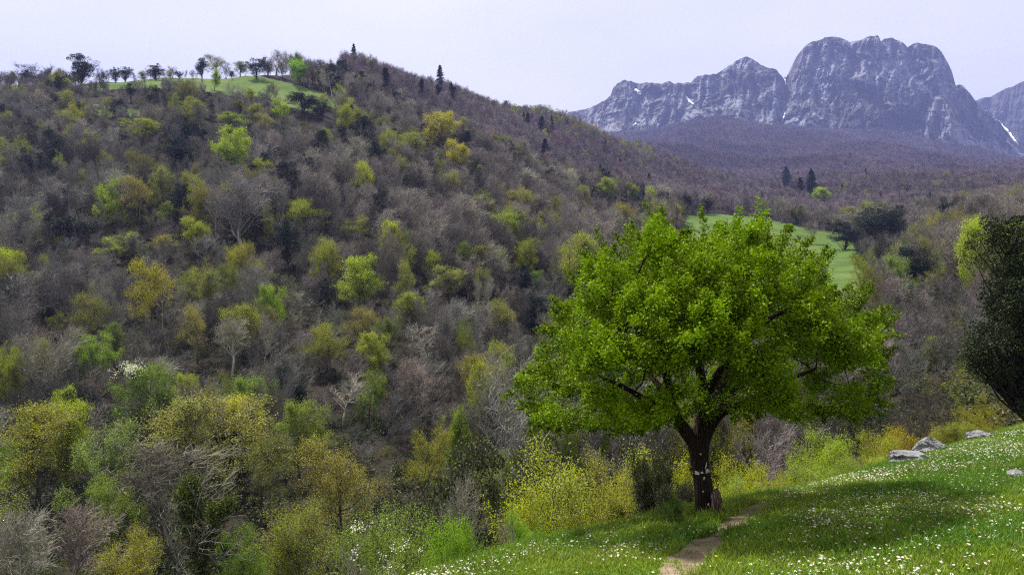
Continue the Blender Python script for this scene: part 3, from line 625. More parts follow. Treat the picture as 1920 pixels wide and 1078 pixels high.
# kind, variant, X, top row, width px, base row (or -distance), colour, label, short name used by neighbours
NOTE = [
 ("bare", 2, 36, 110, 82, 162, DGREY, "dark leafless oak with wide crown on the skyline at far left", "the dark skyline oak"),
 ("evergreen", 0, 152, 97, 58, 156, DKE, "round dark tree alone on the skyline above the left slope", "the round dark skyline tree"),
 ("evergreen", 1, 379, 109, 26, 142, DKE, "small dark evergreen beside the olive tree on the crest pasture", ""),
 ("budding", 0, 405, 102, 56, 150, OLIVE, "olive budding tree on the top edge of the crest pasture", "the olive crest tree"),
 ("leafy", 1, 402, 127, 22, 172, LIME, "slim lime green tree standing in the crest pasture", "the slim lime pasture tree"),
 ("evergreen", 2, 482, 107, 42, 150, DKB, "dark blue-green tree at the right end of the crest pasture", "the blue-green crest tree"),
 ("evergreen", 0, 245, 152, 22, 192, DKE, "small dark conical tree below the crest pasture", ""),
 ("conifer", 0, 663, 82, 17, 126, DKB, "tall slim conifer standing on the hill summit skyline", "the summit conifer"),
 ("conifer", 1, 825, 122, 21, 168, DKB, "pointed conifer rising over the descending skyline", "the pointed skyline conifer"),
 ("conifer", 0, 722, 126, 26, 172, DKB, "dark conifer below and right of the hill summit", "the conifer right of the summit"),
 ("conifer", 1, 790, 147, 20, 184, DKB, "dark conifer left of the pointed skyline conifer", ""),
 ("conifer", 0, 820, 158, 18, 186, DKB, "short conifer right below the pointed skyline conifer", ""),
 ("conifer", 1, 848, 160, 17, 196, DKB, "conifer right of the pointed skyline conifer", ""),
 ("conifer", 0, 1022, 260, 22, 302, DKB, "lone dark conifer in the purple wood of the far slope", "the lone far-slope conifer"),
 ("conifer", 1, 1016, 217, 20, 248, DKB, "dark conifer on the far slope under the skyline dip", ""),
 ("conifer", 0, 990, 212, 20, 238, DKB, "broad dark conifer left in the far-slope conifer row", ""),
 ("conifer", 1, 1036, 230, 18, 252, DKB, "small dark conifer right in the far-slope conifer row", ""),
 ("conifer", 0, 1320, 336, 11, 356, DKB, "tiny conifer on the low end of the far slope", ""),
 ("conifer", 1, 1474, 312, 24, 352, DKB, "dark conifer at left of the trio before the mountain", "the left mountain conifer"),
 ("conifer", 0, 1500, 332, 20, 368, DKB, "dark conifer in the middle of the trio before the mountain", ""),
 ("conifer", 1, 1521, 316, 26, 372, DKB, "tallest dark conifer of the trio before the mountain", "the tallest mountain conifer"),
 ("leafy", 0, 528, 184, 36, 238, LIME, "lime green tree in front of the dark evergreens under the crest", "the lime tree under the crest"),
 ("evergreen", 1, 566, 172, 62, 216, DKE, "broad dark evergreen under the right end of the crest pasture", "the broad crest evergreen"),
 ("evergreen", 2, 604, 188, 42, 228, DKB, "dark evergreen right of the broad crest evergreen", ""),
 ("leafy", 0, 433, 234, 78, 330, LIME, "bright lime tree with rounded top on the upper hillside", "the bright lime hillside tree"),
 ("leafy", 2, 833, 203, 80, 285, GOLD, "golden yellow tree with flat spreading top on the upper slope", "the golden hillside tree"),
 ("leafy", 0, 862, 258, 52, 325, GOLD, "smaller golden tree below the big golden one", ""),
 ("evergreen", 0, 332, 255, 76, 312, DKB, "wide dark evergreen left of the bright lime tree", "the wide dark evergreen"),
 ("evergreen", 1, 684, 218, 36, 256, DKE, "compact dark evergreen in the middle of the upper slope", "the compact dark evergreen"),
 ("evergreen", 2, 640, 234, 22, 264, DKE, "small dark evergreen left of the compact one", ""),
 ("evergreen", 1, 372, 238, 30, 268, DKB, "dark evergreen clump between olive trees under the crest", ""),
 ("budding", 1, 262, 218, 70, 275, YG, "yellow-green budding tree below the narrow grass strip", "the yellow-green tree below the strip"),
 ("leafy", 2, 430, 208, 70, 250, (0.260, 0.351, 0.045), "low green spreading tree under the crest pasture", ""),
 ("leafy", 3, 200, 328, 60, 430, LIME, "bright yellow-green layered tree on the left slope", "the layered yellow-green tree"),
 ("budding", 0, 262, 322, 66, 420, (0.390, 0.351, 0.100), "pale beige-green tree joined to the layered yellow-green tree", ""),
 ("leafy", 3, 305, 375, 36, 420, LIME, "small lime shrub right of the layered yellow-green tree", ""),
 ("leafy", 1, 682, 473, 92, 592, (0.403, 0.520, 0.050), "bright pale green oval tree in the middle of the hillside", "the bright oval tree"),
 ("budding", 0, 285, 472, 92, 645, GOLD, "tall golden tree with an ivy-dark trunk on the left slope", "the tall golden ivy tree"),
 ("leafy", 3, 213, 433, 92, 492, (0.338, 0.429, 0.060), "flat layered pale green tree left of the golden ivy tree", ""),
 ("leafy", 0, 375, 402, 62, 476, YG, "yellow-green tree up and right of the golden ivy tree", ""),
 ("budding", 2, 305, 435, 40, 485, (0.468, 0.416, 0.140), "small beige-yellow tree right above the golden ivy tree", ""),
 ("evergreen", 2, 540, 408, 66, 505, DKB, "tall blue-black evergreen in the middle of the hillside", "the blue-black evergreen"),
 ("evergreen", 0, 602, 520, 66, 575, DKB, "blue-black evergreen left of the bright oval tree", ""),
 ("evergreen", 1, 130, 405, 80, 462, DKB, "dark wide evergreen on the left slope above the pale layered tree", "the dark wide left evergreen"),
 ("budding", 0, 575, 366, 100, 446, YG, "yellow-green bushy tree above the blue-black evergreen", "the bushy yellow-green tree"),
 ("budding", 3, 655, 398, 70, 450, YG, "yellow-green tree right of the bushy yellow-green tree", ""),
 ("bare", 1, 455, 325, 130, 485, (0.297, 0.270, 0.284), "large leafless grey tree with a dense domed crown", "the large grey domed tree"),
 ("budding", 1, 1084, 425, 92, 575, (0.390, 0.442, 0.060), "tall pale yellow-green dome beside the big leafy tree", "the pale dome by the big tree"),
 ("budding", 2, 984, 438, 44, 535, YG, "slender yellow-green tree left of the pale dome", ""),
 ("leafy", 1, 1010, 505, 36, 555, GREEN, "small green round tree at the foot of the pale dome", ""),
 ("leafy", 3, 838, 492, 84, 560, (0.390, 0.429, 0.110), "flat pale green sprays over a dark hollow on the slope", "the pale sprays over the hollow"),
 ("evergreen", 0, 985, 490, 34, 560, DKB, "narrow dark evergreen left of the pale dome", ""),
 ("budding", 0, 950, 555, 80, 650, (0.351, 0.351, 0.110), "pale lichen-green tree left of the big leafy tree", "the lichen-green tree"),
 ("bare", 3, 905, 515, 46, 590, LICH, "small pale leafless tree with upright stems on the slope", "the small pale upright tree"),
 ("bare", 0, 772, 655, 110, 790, (0.392, 0.311, 0.284), "pinkish leafless tree with domed crown low on the hillside", "the pinkish domed tree"),
 ("bare", 2, 645, 700, 130, 800, LICH, "pale lichen-covered leafless tree low on the hillside", "the pale lichen tree"),
 ("bare", 2, 805, 590, 100, 700, LICH, "grey leafless tree with forked trunk above the pinkish tree", "the grey forked tree"),
 ("bare", 0, 496, 575, 50, 705, LICH, "slim white-stemmed leafless tree above the dark terrace", "the white-stemmed tree"),
 ("bare", 4, 435, 590, 100, 710, LICH, "leafless tree with pale crooked limbs above the dark terrace", ""),
 ("bare", 2, 565, 535, 70, 605, LICH, "leafless pale crooked tree left of the bright oval tree", ""),
 ("budding", 0, 370, 565, 60, 680, (0.429, 0.390, 0.110), "straw-green tree with bare stem right of the golden ivy tree", ""),
 ("bare", 3, 86, 605, 130, 760, LICH, "leafless multi-stemmed pale tree at the left edge of the terrace", "the multi-stemmed left tree"),
 ("leafy", 0, 182, 622, 90, 730, (0.247, 0.390, 0.040), "fresh green tree right of the multi-stemmed leafless tree", "the fresh green left tree"),
 ("leafy", 2, 268, 668, 130, 840, (0.169, 0.273, 0.030), "broad green tree with white blossom on the lower left slope", "the broad blossoming tree"),
 ("budding", 3, 108, 580, 60, 640, YG, "thin yellow-green sprays above the multi-stemmed leafless tree", ""),
 ("budding", 0, 618, 600, 92, 712, (0.351, 0.377, 0.060), "rounded olive-green tree below the bright oval tree", "the rounded olive tree"),
 ("leafy", 3, 692, 683, 66, 790, (0.208, 0.312, 0.030), "green layered tree beside the pale lichen tree", ""),
 ("budding", 2, 20, 640, 70, 780, YG, "yellow-green tree cut by the left picture edge", ""),
 ("leafy", 1, 1545, 349, 42, 388, LIME, "lime tree in front of the conifer trio before the mountain", "the lime tree by the conifer trio"),
 ("evergreen", 0, 1584, 410, 64, 470, DKB, "dark round evergreen at the edge of the valley pasture", "the round pasture evergreen"),
 ("evergreen", 2, 1655, 384, 104, 460, DKE, "dark broad pine-like evergreen right of the valley pasture", "the pine-like evergreen"),
 ("evergreen", 1, 1610, 470, 30, 505, DKB, "small dark evergreen bush at the lower end of the pasture", ""),
 ("leafy", 1, 1744, 626, 38, 700, YG, "yellow-green narrow bush on the slope right of the big tree", "the narrow yellow-green bush"),
 ("budding", 3, 1735, 500, 60, 560, (0.364, 0.364, 0.100), "pale green budding tree on the right slope", "the pale right-slope tree"),
 ("evergreen", 2, 1770, 535, 44, 575, DKE, "small dark evergreen on the right slope by the dark oak", ""),
 ("bare", 2, 1560, 392, 70, 440, PINK, "pinkish leafless tree above the round pasture evergreen", ""),
 ("bare", 4, 1520, 410, 36, 458, PINK, "small leafless tree standing in the valley pasture", ""),
 ("leafy", 1, 1130, 330, 44, 380, (0.312, 0.390, 0.060), "pale green round tree on the low far slope", "the pale round far-slope tree"),
 ("leafy", 0, 1190, 338, 30, 382, (0.312, 0.364, 0.070), "smaller pale green tree right of the pale round far-slope tree", ""),
 # lower left, nearer
 ("budding", 1, 70, 745, 170, -62, (0.390, 0.403, 0.050), "big yellowish budding tree at the lower left picture edge", "the big yellowish left tree"),
 ("leafy", 3, 180, 790, 170, -58, (0.260, 0.364, 0.090), "pale green layered tree right of the big yellowish tree", ""),
 ("leafy", 0, 235, 880, 120, -50, (0.221, 0.312, 0.050), "green bushy tree below the pale layered tree at lower left", ""),
 ("budding", 1, 392, 722, 230, -56, (0.351, 0.364, 0.090), "large half-bare tree with fans of pale twigs at lower left", "the large half-bare tree"),
 ("bare", 1, 325, 815, 210, -52, (0.30, 0.265, 0.225), "large leafless pale-twigged tree below the half-bare tree", ""),
 ("leafy", 2, 560, 738, 120, -70, (0.260, 0.338, 0.050), "spreading green tree below the dark terrace", "the green tree below the terrace"),
 ("budding", 0, 490, 800, 120, -60, (0.260, 0.286, 0.080), "grey-green tree left below the green terrace tree", ""),
 ("bare", 0, 130, 920, 200, -40, (0.351, 0.284, 0.257), "purple-brown leafless thicket tree at lower left", "the purple-brown thicket tree"),
 ("bare", 4, 40, 950, 170, -36, LICH, "pale leafless tree in the bottom left corner", ""),
 ("budding", 2, 250, 985, 150, -36, (0.403, 0.403, 0.060), "yellowish budding tree at the bottom left of the ivy tree", ""),
 ("budding", 0, 640, 800, 180, -48, (0.429, 0.403, 0.100), "straw-green budding tree at the bottom centre of the wood", "the straw-green tree"),
 ("budding", 2, 540, 930, 170, -38, (0.338, 0.377, 0.060), "olive-green thicket tree at the bottom right of the ivy tree", "the olive thicket tree"),
 ("leafy", 0, 470, 985, 120, -34, (0.195, 0.312, 0.040), "dark green bush at the foot of the ivy tree", ""),
 ("budding", 3, 790, 770, 110, -60, (0.429, 0.429, 0.045), "golden-olive tree above the grey-green dome", "the golden-olive tree"),
 ("leafy", 1, 852, 755, 60, -62, (0.260, 0.364, 0.050), "green pointed tree top behind the grey-green dome", ""),
 ("evergreen", 0, 872, 800, 190, -40, WILLOW, "large grey-green dome of evergreen leaves by the meadow edge", "the grey-green dome"),
 ("bare", 0, 878, 860, 150, -27, LICH, "pale leafless tree with white forked trunk before the grey-green dome", "the white forked tree"),
 ("bush", 0, 690, 930, 190, -26, (0.248, 0.355, 0.063), "green bush at the bottom edge left of the meadow", "the bottom-edge green bush"),
 ("bush", 2, 800, 955, 130, -17, (0.248, 0.441, 0.036), "bright lime bush below the white forked tree", "the bright lime bush"),
 ("bush", 2, 885, 975, 80, -15, (0.227, 0.404, 0.032), "small lime bush right of the bright lime bush", ""),
 ("bare_bush", 0, 700, 1000, 160, -18, LICH, "leafless grey bush dotted with white blossom by the meadow corner", "the blossom-dotted bush"),
 ("bush", 0, 1012, 940, 92, -14.5, (0.238, 0.465, 0.032), "rounded bright lime bush at the meadow edge", "the rounded lime bush"),
 ("bare_bush", 1, 955, 930, 60, -14, LICH, "small leafless bush with white lichen left of the rounded lime bush", ""),
 ("bush", 1, 1020, 812, 130, -22, (0.410, 0.465, 0.032), "yellow bush with many upright stems behind the meadow edge", "the yellow many-stemmed bush"),
 ("bush", 1, 1110, 815, 150, -20, (0.378, 0.428, 0.054), "straw-yellow tall bush left of the dark willow bush", ""),
 ("bush", 3, 1060, 880, 120, -18, (0.346, 0.392, 0.045), "olive-yellow bush low behind the meadow edge", ""),
 ("bush", 1, 1165, 835, 90, -17, (0.400, 0.416, 0.072), "thin straw bush touching the dark willow bush", ""),
 ("dark_bush", 0, 1228, 822, 96, -15.5, WILLOW, "tall dark grey-green bush left of the big trunk", "the tall dark bush"),
 ("dark_bush", 0, 1268, 890, 80, -14, (0.06, .07, .04), "low dark bush between the tall dark bush and the trunk", ""),
 ("bush", 0, 1350, 822, 130, -22, (0.454, 0.490, 0.027), "golden yellow bush right behind the big trunk", "the golden bush behind the trunk"),
 ("bush", 2, 1415, 838, 110, -20, (0.454, 0.490, 0.045), "yellow bush with dark stems right of the big trunk", ""),
 ("bush", 3, 1370, 900, 120, -16.5, (0.324, 0.465, 0.041), "yellow-green low bush right of the wooden post", ""),
 ("bush", 0, 1460, 868, 80, -19, (0.410, 0.453, 0.063), "pale yellow bush beside the grey leafless bush", ""),
 ("bare", 2, 1405, 760, 170, -38, (0.405, 0.338, 0.338), "pale lilac leafless tree behind the yellow bushes", "the pale lilac tree"),
 ("bare_bush", 0, 1510, 850, 90, -22, (0.378, 0.297, 0.257), "grey-brown leafless bush between yellow and lime bushes", ""),
 ("bush", 2, 1590, 800, 120, -21, (0.367, 0.502, 0.041), "fresh lime bush above the meadow's dark hollow", "the fresh lime bush"),
 ("bush", 3, 1560, 862, 100, -18, (0.324, 0.465, 0.045), "lower lime bush at the meadow edge in front of the fresh one", ""),
 ("bare_bush", 1, 1640, 808, 90, -24, (0.338, 0.270, 0.243), "grey leafless bush right of the fresh lime bush", ""),
 ("bush", 0, 1700, 785, 84, -25, (0.475, 0.404, 0.018), "orange-yellow bush left of the boulder", "the orange-yellow bush"),
 ("bush", 2, 1640, 860, 70, -18.5, (0.356, 0.465, 0.045), "yellow-green low bush below the grey leafless bush", ""),
 ("bare_bush", 1, 1755, 690, 170, -27, (0.13, 0.105, 0.095), "dark leafless thorn bush spreading behind the boulder", "the dark thorn bush"),
 ("bush", 0, 1490, 838, 90, -23, (0.396, 0.459, 0.045), "pale yellow-green bush left of the fresh lime bush", ""),
 ("bush", 3, 1430, 905, 90, -15.5, (0.360, 0.469, 0.045), "low yellow bush at the upper end of the path", ""),
 ("bush", 2, 1670, 800, 90, -23, (0.414, 0.449, 0.036), "yellow-olive bush between the lime bush and the orange one", ""),
 ("bush", 3, 1838, 735, 56, -30, (0.432, 0.416, 0.045), "yellow bush between the thorn bush and the dark oak", ""),
 ("bush", 0, 1800, 775, 60, -24, (0.356, 0.404, 0.054), "low yellow-green bush right behind the boulder", ""),
 ("holm_oak", 0, 1945, 355, 240, -25, (0.030, .046, .018), "massive dark evergreen oak at the right picture edge", "the massive dark oak"),
]
OBJ = {}
placed = []      # X, top, base row, half width, d
LAND = []        # short name, X, mid row
DEPTH_OF = {}
def tree_from_px(kind, var, X, top, w, base, color, label, rz):
    d = -base if base < 0 else ground_at(X, base)
    if base < 0 and kind in ('bush', 'bare_bush'): w = w * (1.9 if kind == 'bush' else 1.3)
    u = (X - CX) / F; zg = float(height(u * d, d)); zt = -(top - HZ) / F * d; h = max(zt - zg, 0.6)
    tm, cm, H2, W2 = PROTO[kind][var % len(PROTO[kind])]
    sz = h / H2; sx = (w / F * d) / W2
    o = plant(kind, var, (u * d, d, zg), sx, sz, color, label, rz); OBJ[label] = o
    placed.append((X, top, HZ - zg / d * F, w / 2, d))
for i, (kind, var, X, top, w, base, c_, lab, short) in enumerate(NOTE):
    tree_from_px(kind, var, X, top, w, base, c_, lab, (i * 2.399) % 6.283)
    if short: LAND.append((short, X, top + min(40, w * .5)))

# white blossom on two of them
def blossom(host, X, Y, w, h, d, n, size):
    rg = np.random.default_rng(n + int(X)); mb = MB(); c0 = P(X, Y, d); cl = rg.normal(size=(max(6, n // 14), 3)) * np.array([w, w, h]) / F * d * .5
    c = c0 + cl[rg.integers(0, len(cl), n)] + rg.normal(size=(n, 3)) * size * 1.6
    o = next(v for k, v in OBJ.items() if host in k); L = np.array(o.location); a = -o.rotation_euler[2]; q = c - L
    q = np.stack([q[:, 0] * math.cos(a) - q[:, 1] * math.sin(a), q[:, 0] * math.sin(a) + q[:, 1] * math.cos(a), q[:, 2]], -1)
    leaves(mb, q, size, rg, 0, .3, .9); mb.V = [v / np.array(o.scale) for v in mb.V]
    link("blossom", mb.mesh("blossom", [M_petal_bl]), o, kind="stuff")

# ------------------------------------------------------------------ the rest of the woods
PN = np.array(placed)
def scatter(name, label, P3, rot, scl, cols, idx, protos, kind="stuff"):
    """copies of whole shapes on points: only for masses nobody could count"""
    me = bpy.data.meshes.new(name); me.vertices.add(len(P3)); me.vertices.foreach_set("co", np.asarray(P3, np.float32).ravel())
    for nm, tp, arr in (("rot", 'FLOAT_VECTOR', rot), ("scl", 'FLOAT_VECTOR', scl)):
        a = me.attributes.new(nm, tp, 'POINT'); a.data.foreach_set("vector", np.asarray(arr, np.float32).ravel())
    a = me.attributes.new("color", 'FLOAT_COLOR', 'POINT'); a.data.foreach_set("color", np.c_[cols, np.ones(len(cols))].astype(np.float32).ravel())
    a = me.attributes.new("pick", 'INT', 'POINT'); a.data.foreach_set("value", np.asarray(idx, np.int32))
    o = link(name, me, kind=kind, label=label)
    g = bpy.data.node_groups.new("scatter_" + name, 'GeometryNodeTree')
    g.interface.new_socket("Geometry", in_out='INPUT', socket_type='NodeSocketGeometry'); g.interface.new_socket("Geometry", in_out='OUTPUT', socket_type='NodeSocketGeometry')
    gi = g.nodes.new("NodeGroupInput"); go = g.nodes.new("NodeGroupOutput"); ip = g.nodes.new("GeometryNodeInstanceOnPoints")
    m2p = g.nodes.new("GeometryNodeMeshToPoints")
    jn = g.nodes.new("GeometryNodeGeometryToInstance")
    for p_ in reversed(protos):
        if isinstance(p_, tuple):      # trunk and crown of one tree, both shared with the single trees
            jo = g.nodes.new("GeometryNodeJoinGeometry"); g.links.new(jo.outputs[0], jn.inputs[0])
            for q_ in p_:
                oi = g.nodes.new("GeometryNodeObjectInfo"); oi.inputs[0].default_value = q_; oi.inputs['As Instance'].default_value = True; g.links.new(oi.outputs['Geometry'], jo.inputs[0])
        else:
            oi = g.nodes.new("GeometryNodeObjectInfo"); oi.inputs[0].default_value = p_; g.links.new(oi.outputs['Geometry'], jn.inputs[0])
    def na(nm, tp):
        n = g.nodes.new("GeometryNodeInputNamedAttribute"); n.data_type = tp; n.inputs[0].default_value = nm; return n.outputs[0]
    e2r = g.nodes.new("FunctionNodeEulerToRotation"); g.links.new(na("rot", 'FLOAT_VECTOR'), e2r.inputs[0])
    g.links.new(gi.outputs[0], m2p.inputs[0]); g.links.new(m2p.outputs[0], ip.inputs['Points']); g.links.new(jn.outputs[0], ip.inputs['Instance'])
    ip.inputs['Pick Instance'].default_value = True; g.links.new(na("pick", 'INT'), ip.inputs['Instance Index'])
    g.links.new(e2r.outputs[0], ip.inputs['Rotation']); g.links.new(na("scl", 'FLOAT_VECTOR'), ip.inputs['Scale']); g.links.new(ip.outputs[0], go.inputs[0])
    md = o.modifiers.new("scatter", 'NODES'); md.node_group = g
    return o
def proto_obj(name, me):
    return bpy.data.objects.new(name, me)     # never linked to the scene
def join_meshes(name, tm, cm):
    """trunk and crown in one mesh for the scattered masses"""
    def rd(m):
        v = np.zeros(len(m.vertices) * 3, np.float32); m.vertices.foreach_get("co", v)
        lp = np.zeros(len(m.loops), np.int32); m.loops.foreach_get("vertex_index", lp)
        mi = np.zeros(len(m.polygons), np.int32); m.polygons.foreach_get("material_index", mi)
        tot = np.zeros(len(m.polygons), np.int32); m.polygons.foreach_get("loop_total", tot)
        return v.reshape(-1, 3), lp.reshape(-1, 4), mi
    v1, f1, m1 = rd(tm); v2, f2, m2 = rd(cm); f2 = f2 + len(v1)
    return mesh_np(name, np.concatenate([v1, v2]), [(f1, 0)] + [(f2[m2 == k], k) for k in np.unique(m2)], list(cm.materials), False, {"v": np.random.default_rng(4).random(len(f1) + len(f2))})
MASS = []; MASS_IDX = {}
for k in ("bare", "budding", "leafy", "evergreen", "conifer"):
    for i, (tm, cm, H2, W2) in enumerate(PROTO[k]):
        MASS_IDX[(k, i)] = (len(MASS), H2, W2); MASS.append((proto_obj(k + "_trunk_shape", tm), proto_obj(k + "_crown_shape", cm)))
# light versions for far away
FARP = []
def far_bare(seed):
    rg = np.random.default_rng(seed); mb = MB(); H = 9.0
    l0 = grow(rg, np.array([[0, 0, -.3]]), np.array([[0, 0, 1.]]), np.array([7.]), 4, .05, .05); tubes(mb, l0, (.2 * np.linspace(1, .2, 5))[None], 4)
    s, d, t_, _ = spawn(rg, l0, 14, .25, .98, 30, 60); l1 = grow(rg, s, d, 3.6 * (1.1 - .6 * t_), 3, .12, .12); tubes(mb, l1, .07 * np.linspace(1, .3, 4)[None] * np.ones((14, 1)), 3)
    s, d, t_, _ = spawn(rg, l1, 9, .15, 1, 25, 60); l2 = grow(rg, s, d, 1.5 * (.5 + rg.random(len(t_))), 2, .15, .12); tubes(mb, l2, .035 * np.linspace(1, .4, 3)[None] * np.ones((len(l2), 1)), 3)
    s, d, t_, _ = spawn(rg, l2, 4, .2, 1, 25, 60); l3 = grow(rg, s, d, .8 * (.5 + rg.random(len(t_))), 1, .15, .12); tubes(mb, l3, .026 * np.linspace(1, .5, 2)[None] * np.ones((len(l3), 1)), 3)
    return proto_obj("far_bare_shape", mb.mesh("far_bare_shape", [M_twig]))
def far_leafy(seed, m):
    rg = np.random.default_rng(seed); mb = MB()
    l0 = grow(rg, np.array([[0, 0, -.3]]), np.array([[0, 0, 1.]]), np.array([7.]), 4, .05, .05); tubes(mb, l0, (.2 * np.linspace(1, .2, 5))[None], 4, 0)
    cl = norm(rg.normal(size=(40, 3))) * (rg.random((40, 1)) ** .4) * np.array([2.6, 2.6, 3.0]) + [0, 0, 5.6]
    c = cl[rg.integers(0, 40, 700)] + rg.normal(size=(700, 3)) * .45; leaves(mb, c, .42, rg, 1, .4)
    return proto_obj("far_leafy_shape", mb.mesh("far_leafy_shape", [M_bark, m]))
FARP = [far_bare(1), far_bare(2), far_bare(3), far_leafy(4, M_leaf), far_leafy(5, M_leaf), MASS[MASS_IDX[("conifer", 0)][0]]]

def points(dmin, dmax, sp0, u0=-.76, u1=.76):
    out = []; d = dmin
    while d < dmax:
        sp = sp0(d); n = int((u1 - u0) * d / sp); 
        u = u0 + (u1 - u0) * (np.arange(n) + rng.random(n)) / n
        out.append(np.stack([u, d + (rng.random(n) - .5) * sp * 1.1], 1)); d += sp
    return np.concatenate(out)
def jit(c, n, a=.16, hue=.08):
    c = np.asarray(c) if np.ndim(c) == 2 else np.tile(c, (n, 1))
    return np.clip(c * (1 + a * rng.normal(size=(n, 1))) * (1 + hue * rng.normal(size=(n, 3))), .004, .9)
# nearer woods: everything between the meadow edge and 330 m
pts = points(24, 330, lambda d: 2.75 + min(d, 220) * .004)
u, d = pts[:, 0], pts[:, 1]; x = u * d; z = height(x, d); X = u * F + CX; Y = HZ - z / d * F
ok = (d - edge_y(x) > 9) & ~in_pasture(X, Y, d) & ~((d < 46) & (X > 930)) & ~((d < 72) & (X > 1560)) & ~((d < 34) & (X > 500))
# keep clear of the view over the pasture and its edges
ok &= ~((X > 1270) & (X < 1640) & (d > 130) & (d < 290) & (Y < 560) & (Y > 470) & (rng.random(len(X)) < .75))
ok &= ~in_poly(X, Y, [(120, 190), (280, 196), (280, 235), (120, 230)]) | (rng.random(len(X)) < .25)
hz_ = 7.5 + 6.0 * rng.random(len(X)) ** 1.5 + np.clip((d - 150) / 60, -1, 0) * 1.2
hz_ *= np.where((d < 60), 1.05, 1.0)
for n_, poly, a_, b2_, l_ in PAST:
    hit_ = in_poly(X, top_ := Y - hz_ / d * F, poly) | in_poly(X, .5 * (top_ + Y), poly) | in_poly(X, .75 * top_ + .25 * Y, poly)
    ok &= ~(hit_ & (d < b2_) & (rng.random(len(X)) < (.93 if a_ == 150 else .6)))
crestcut = (X < 480) & (d > 262)
ok &= ~(crestcut & (rng.random(len(X)) < .5)); hz_ = np.where(crestcut, hz_ * .62, hz_)
top = Y - hz_ / d * F
for Xn, tn, bn, hw, dn in placed:                       # leave the marked trees visible
    inside = (np.abs(X - Xn) < hw * .95 + 0.25 * hz_ / d * F) & (top < bn - .25 * (bn - tn)) & (Y > tn) & (d < dn + 3) & (d > dn * .62)
    near = (np.hypot(x - (Xn - CX) / F * dn, d - dn) < 2.2)
    ok &= ~(inside | near)
# nothing may rise in front of the meadow's own bushes
x, d, z, X, Y, hz_, top, u = [a[ok] for a in (x, d, z, X, Y, hz_, top, u)]
# a thin row of small bare trees along the left skyline
SKY_X = rng.normal(size=44) * 9 + np.array([2, 12, 48, 62, 84, 104, 118, 132, 190, 196, 268, 286, 300, 318, 345, 430, 444, 6, 16, 58, 70, 95, 112, 128, 186, 200, 212, 226, 240, 262, 274, 292, 305, 322, 338, 352, 366, 424, 436, 450, 462, 505, 520, 538])
cd_ = np.array([ground_at(a, 0) for a in SKY_X]) + rng.normal(size=len(SKY_X)) * 7 - 6; cx_ = (SKY_X - CX) / F * cd_; cz_ = height(cx_, cd_); ch_ = 3.6 + 4.2 * rng.random(len(SKY_X))
nsky = len(SKY_X); x = np.r_[x, cx_]; d = np.r_[d, cd_]; z = np.r_[z, cz_]; X = np.r_[X, SKY_X]; Y = np.r_[Y, HZ - cz_ / cd_ * F]; hz_ = np.r_[hz_, ch_]; top = np.r_[top, HZ - (cz_ + ch_) / cd_ * F]; u = np.r_[u, (SKY_X - CX) / F]
n = len(x); r = rng.random(n); cl = fbm(x / 26 + 11, d / 26 + 4, 3); cl2 = fbm(x / 45 + 71, d / 45 + 14, 3)
kind = np.full(n, "bare", object); colr = np.zeros((n, 3))
mid = Y - .5 * hz_ / d * F
pb = np.where(mid > 640, .62, np.where(mid > 430, .24, .12)); pb = np.where((X > 480) & (mid < 480), .09, pb); pb = np.where(X > 1450, .15, pb)
pb = np.clip(pb + (cl - .5) * 1.0, .02, .9); pe = np.where(X < 700, .07, .04) * np.where(mid > 650, .5, 1)
pl_ = np.where(mid > 640, .16, np.where(mid > 450, .07, .02)) * np.clip(cl2 * 2.4 - .4, 0, 2)
kind[r < pb] = "budding"; kind[r < pl_] = "leafy"; kind[r > 1 - pe] = "evergreen"; kind[-nsky:] = rng.choice(np.array(["bare", "budding", "evergreen"], object), nsky, p=[.8, .07, .13])
warm = np.clip((X - 350) / 350, 0, 1) * np.clip((620 - mid) / 120, 0, 1)
bc = np.array(GREY) * (1 - warm[:, None]) + np.array(PINK) * warm[:, None]
bc = np.where((rng.random(n) < .14 + .2 * (mid > 550))[:, None], np.array(LICH), bc); bc = np.where((rng.random(n) < .2)[:, None], np.array(DGREY), bc); bc[-nsky:] = DGREY; bc = np.where(((X > 1250) & (d < 120))[:, None], np.array((.33, .285, .28)), bc)
gcol = np.array([YG, OLIVE, PALEG, (0.27, .28, .09), GOLD, (0.18, .24, .05)])[rng.choice(6, n, p=[.2, .28, .2, .17, .06, .09])]
lcol = np.array([LIME, YG, (0.17, .26, .04), (.24, .31, .05)])[rng.choice(4, n, p=[.25, .3, .2, .25])]
colr = np.where((kind == "bare")[:, None], jit(bc, n, .2, .02), np.where((kind == "budding")[:, None], jit(gcol, n, .16, .05), np.where((kind == "leafy")[:, None], jit(lcol, n), jit(DKB, n))))
wid = hz_ * (.42 + .4 * rng.random(n) ** 1.5); rzs = rng.random(n) * 6.283; vr = rng.integers(0, 60, n); vr[-nsky:] = rng.choice([5, 6, 5, 6, 2], nsky); wid[-nsky:] = hz_[-nsky:] * (.7 + .5 * rng.random(nsky))
size = hz_ / d; vis = (X > -20) & (X < 1940) & (top < 1085)
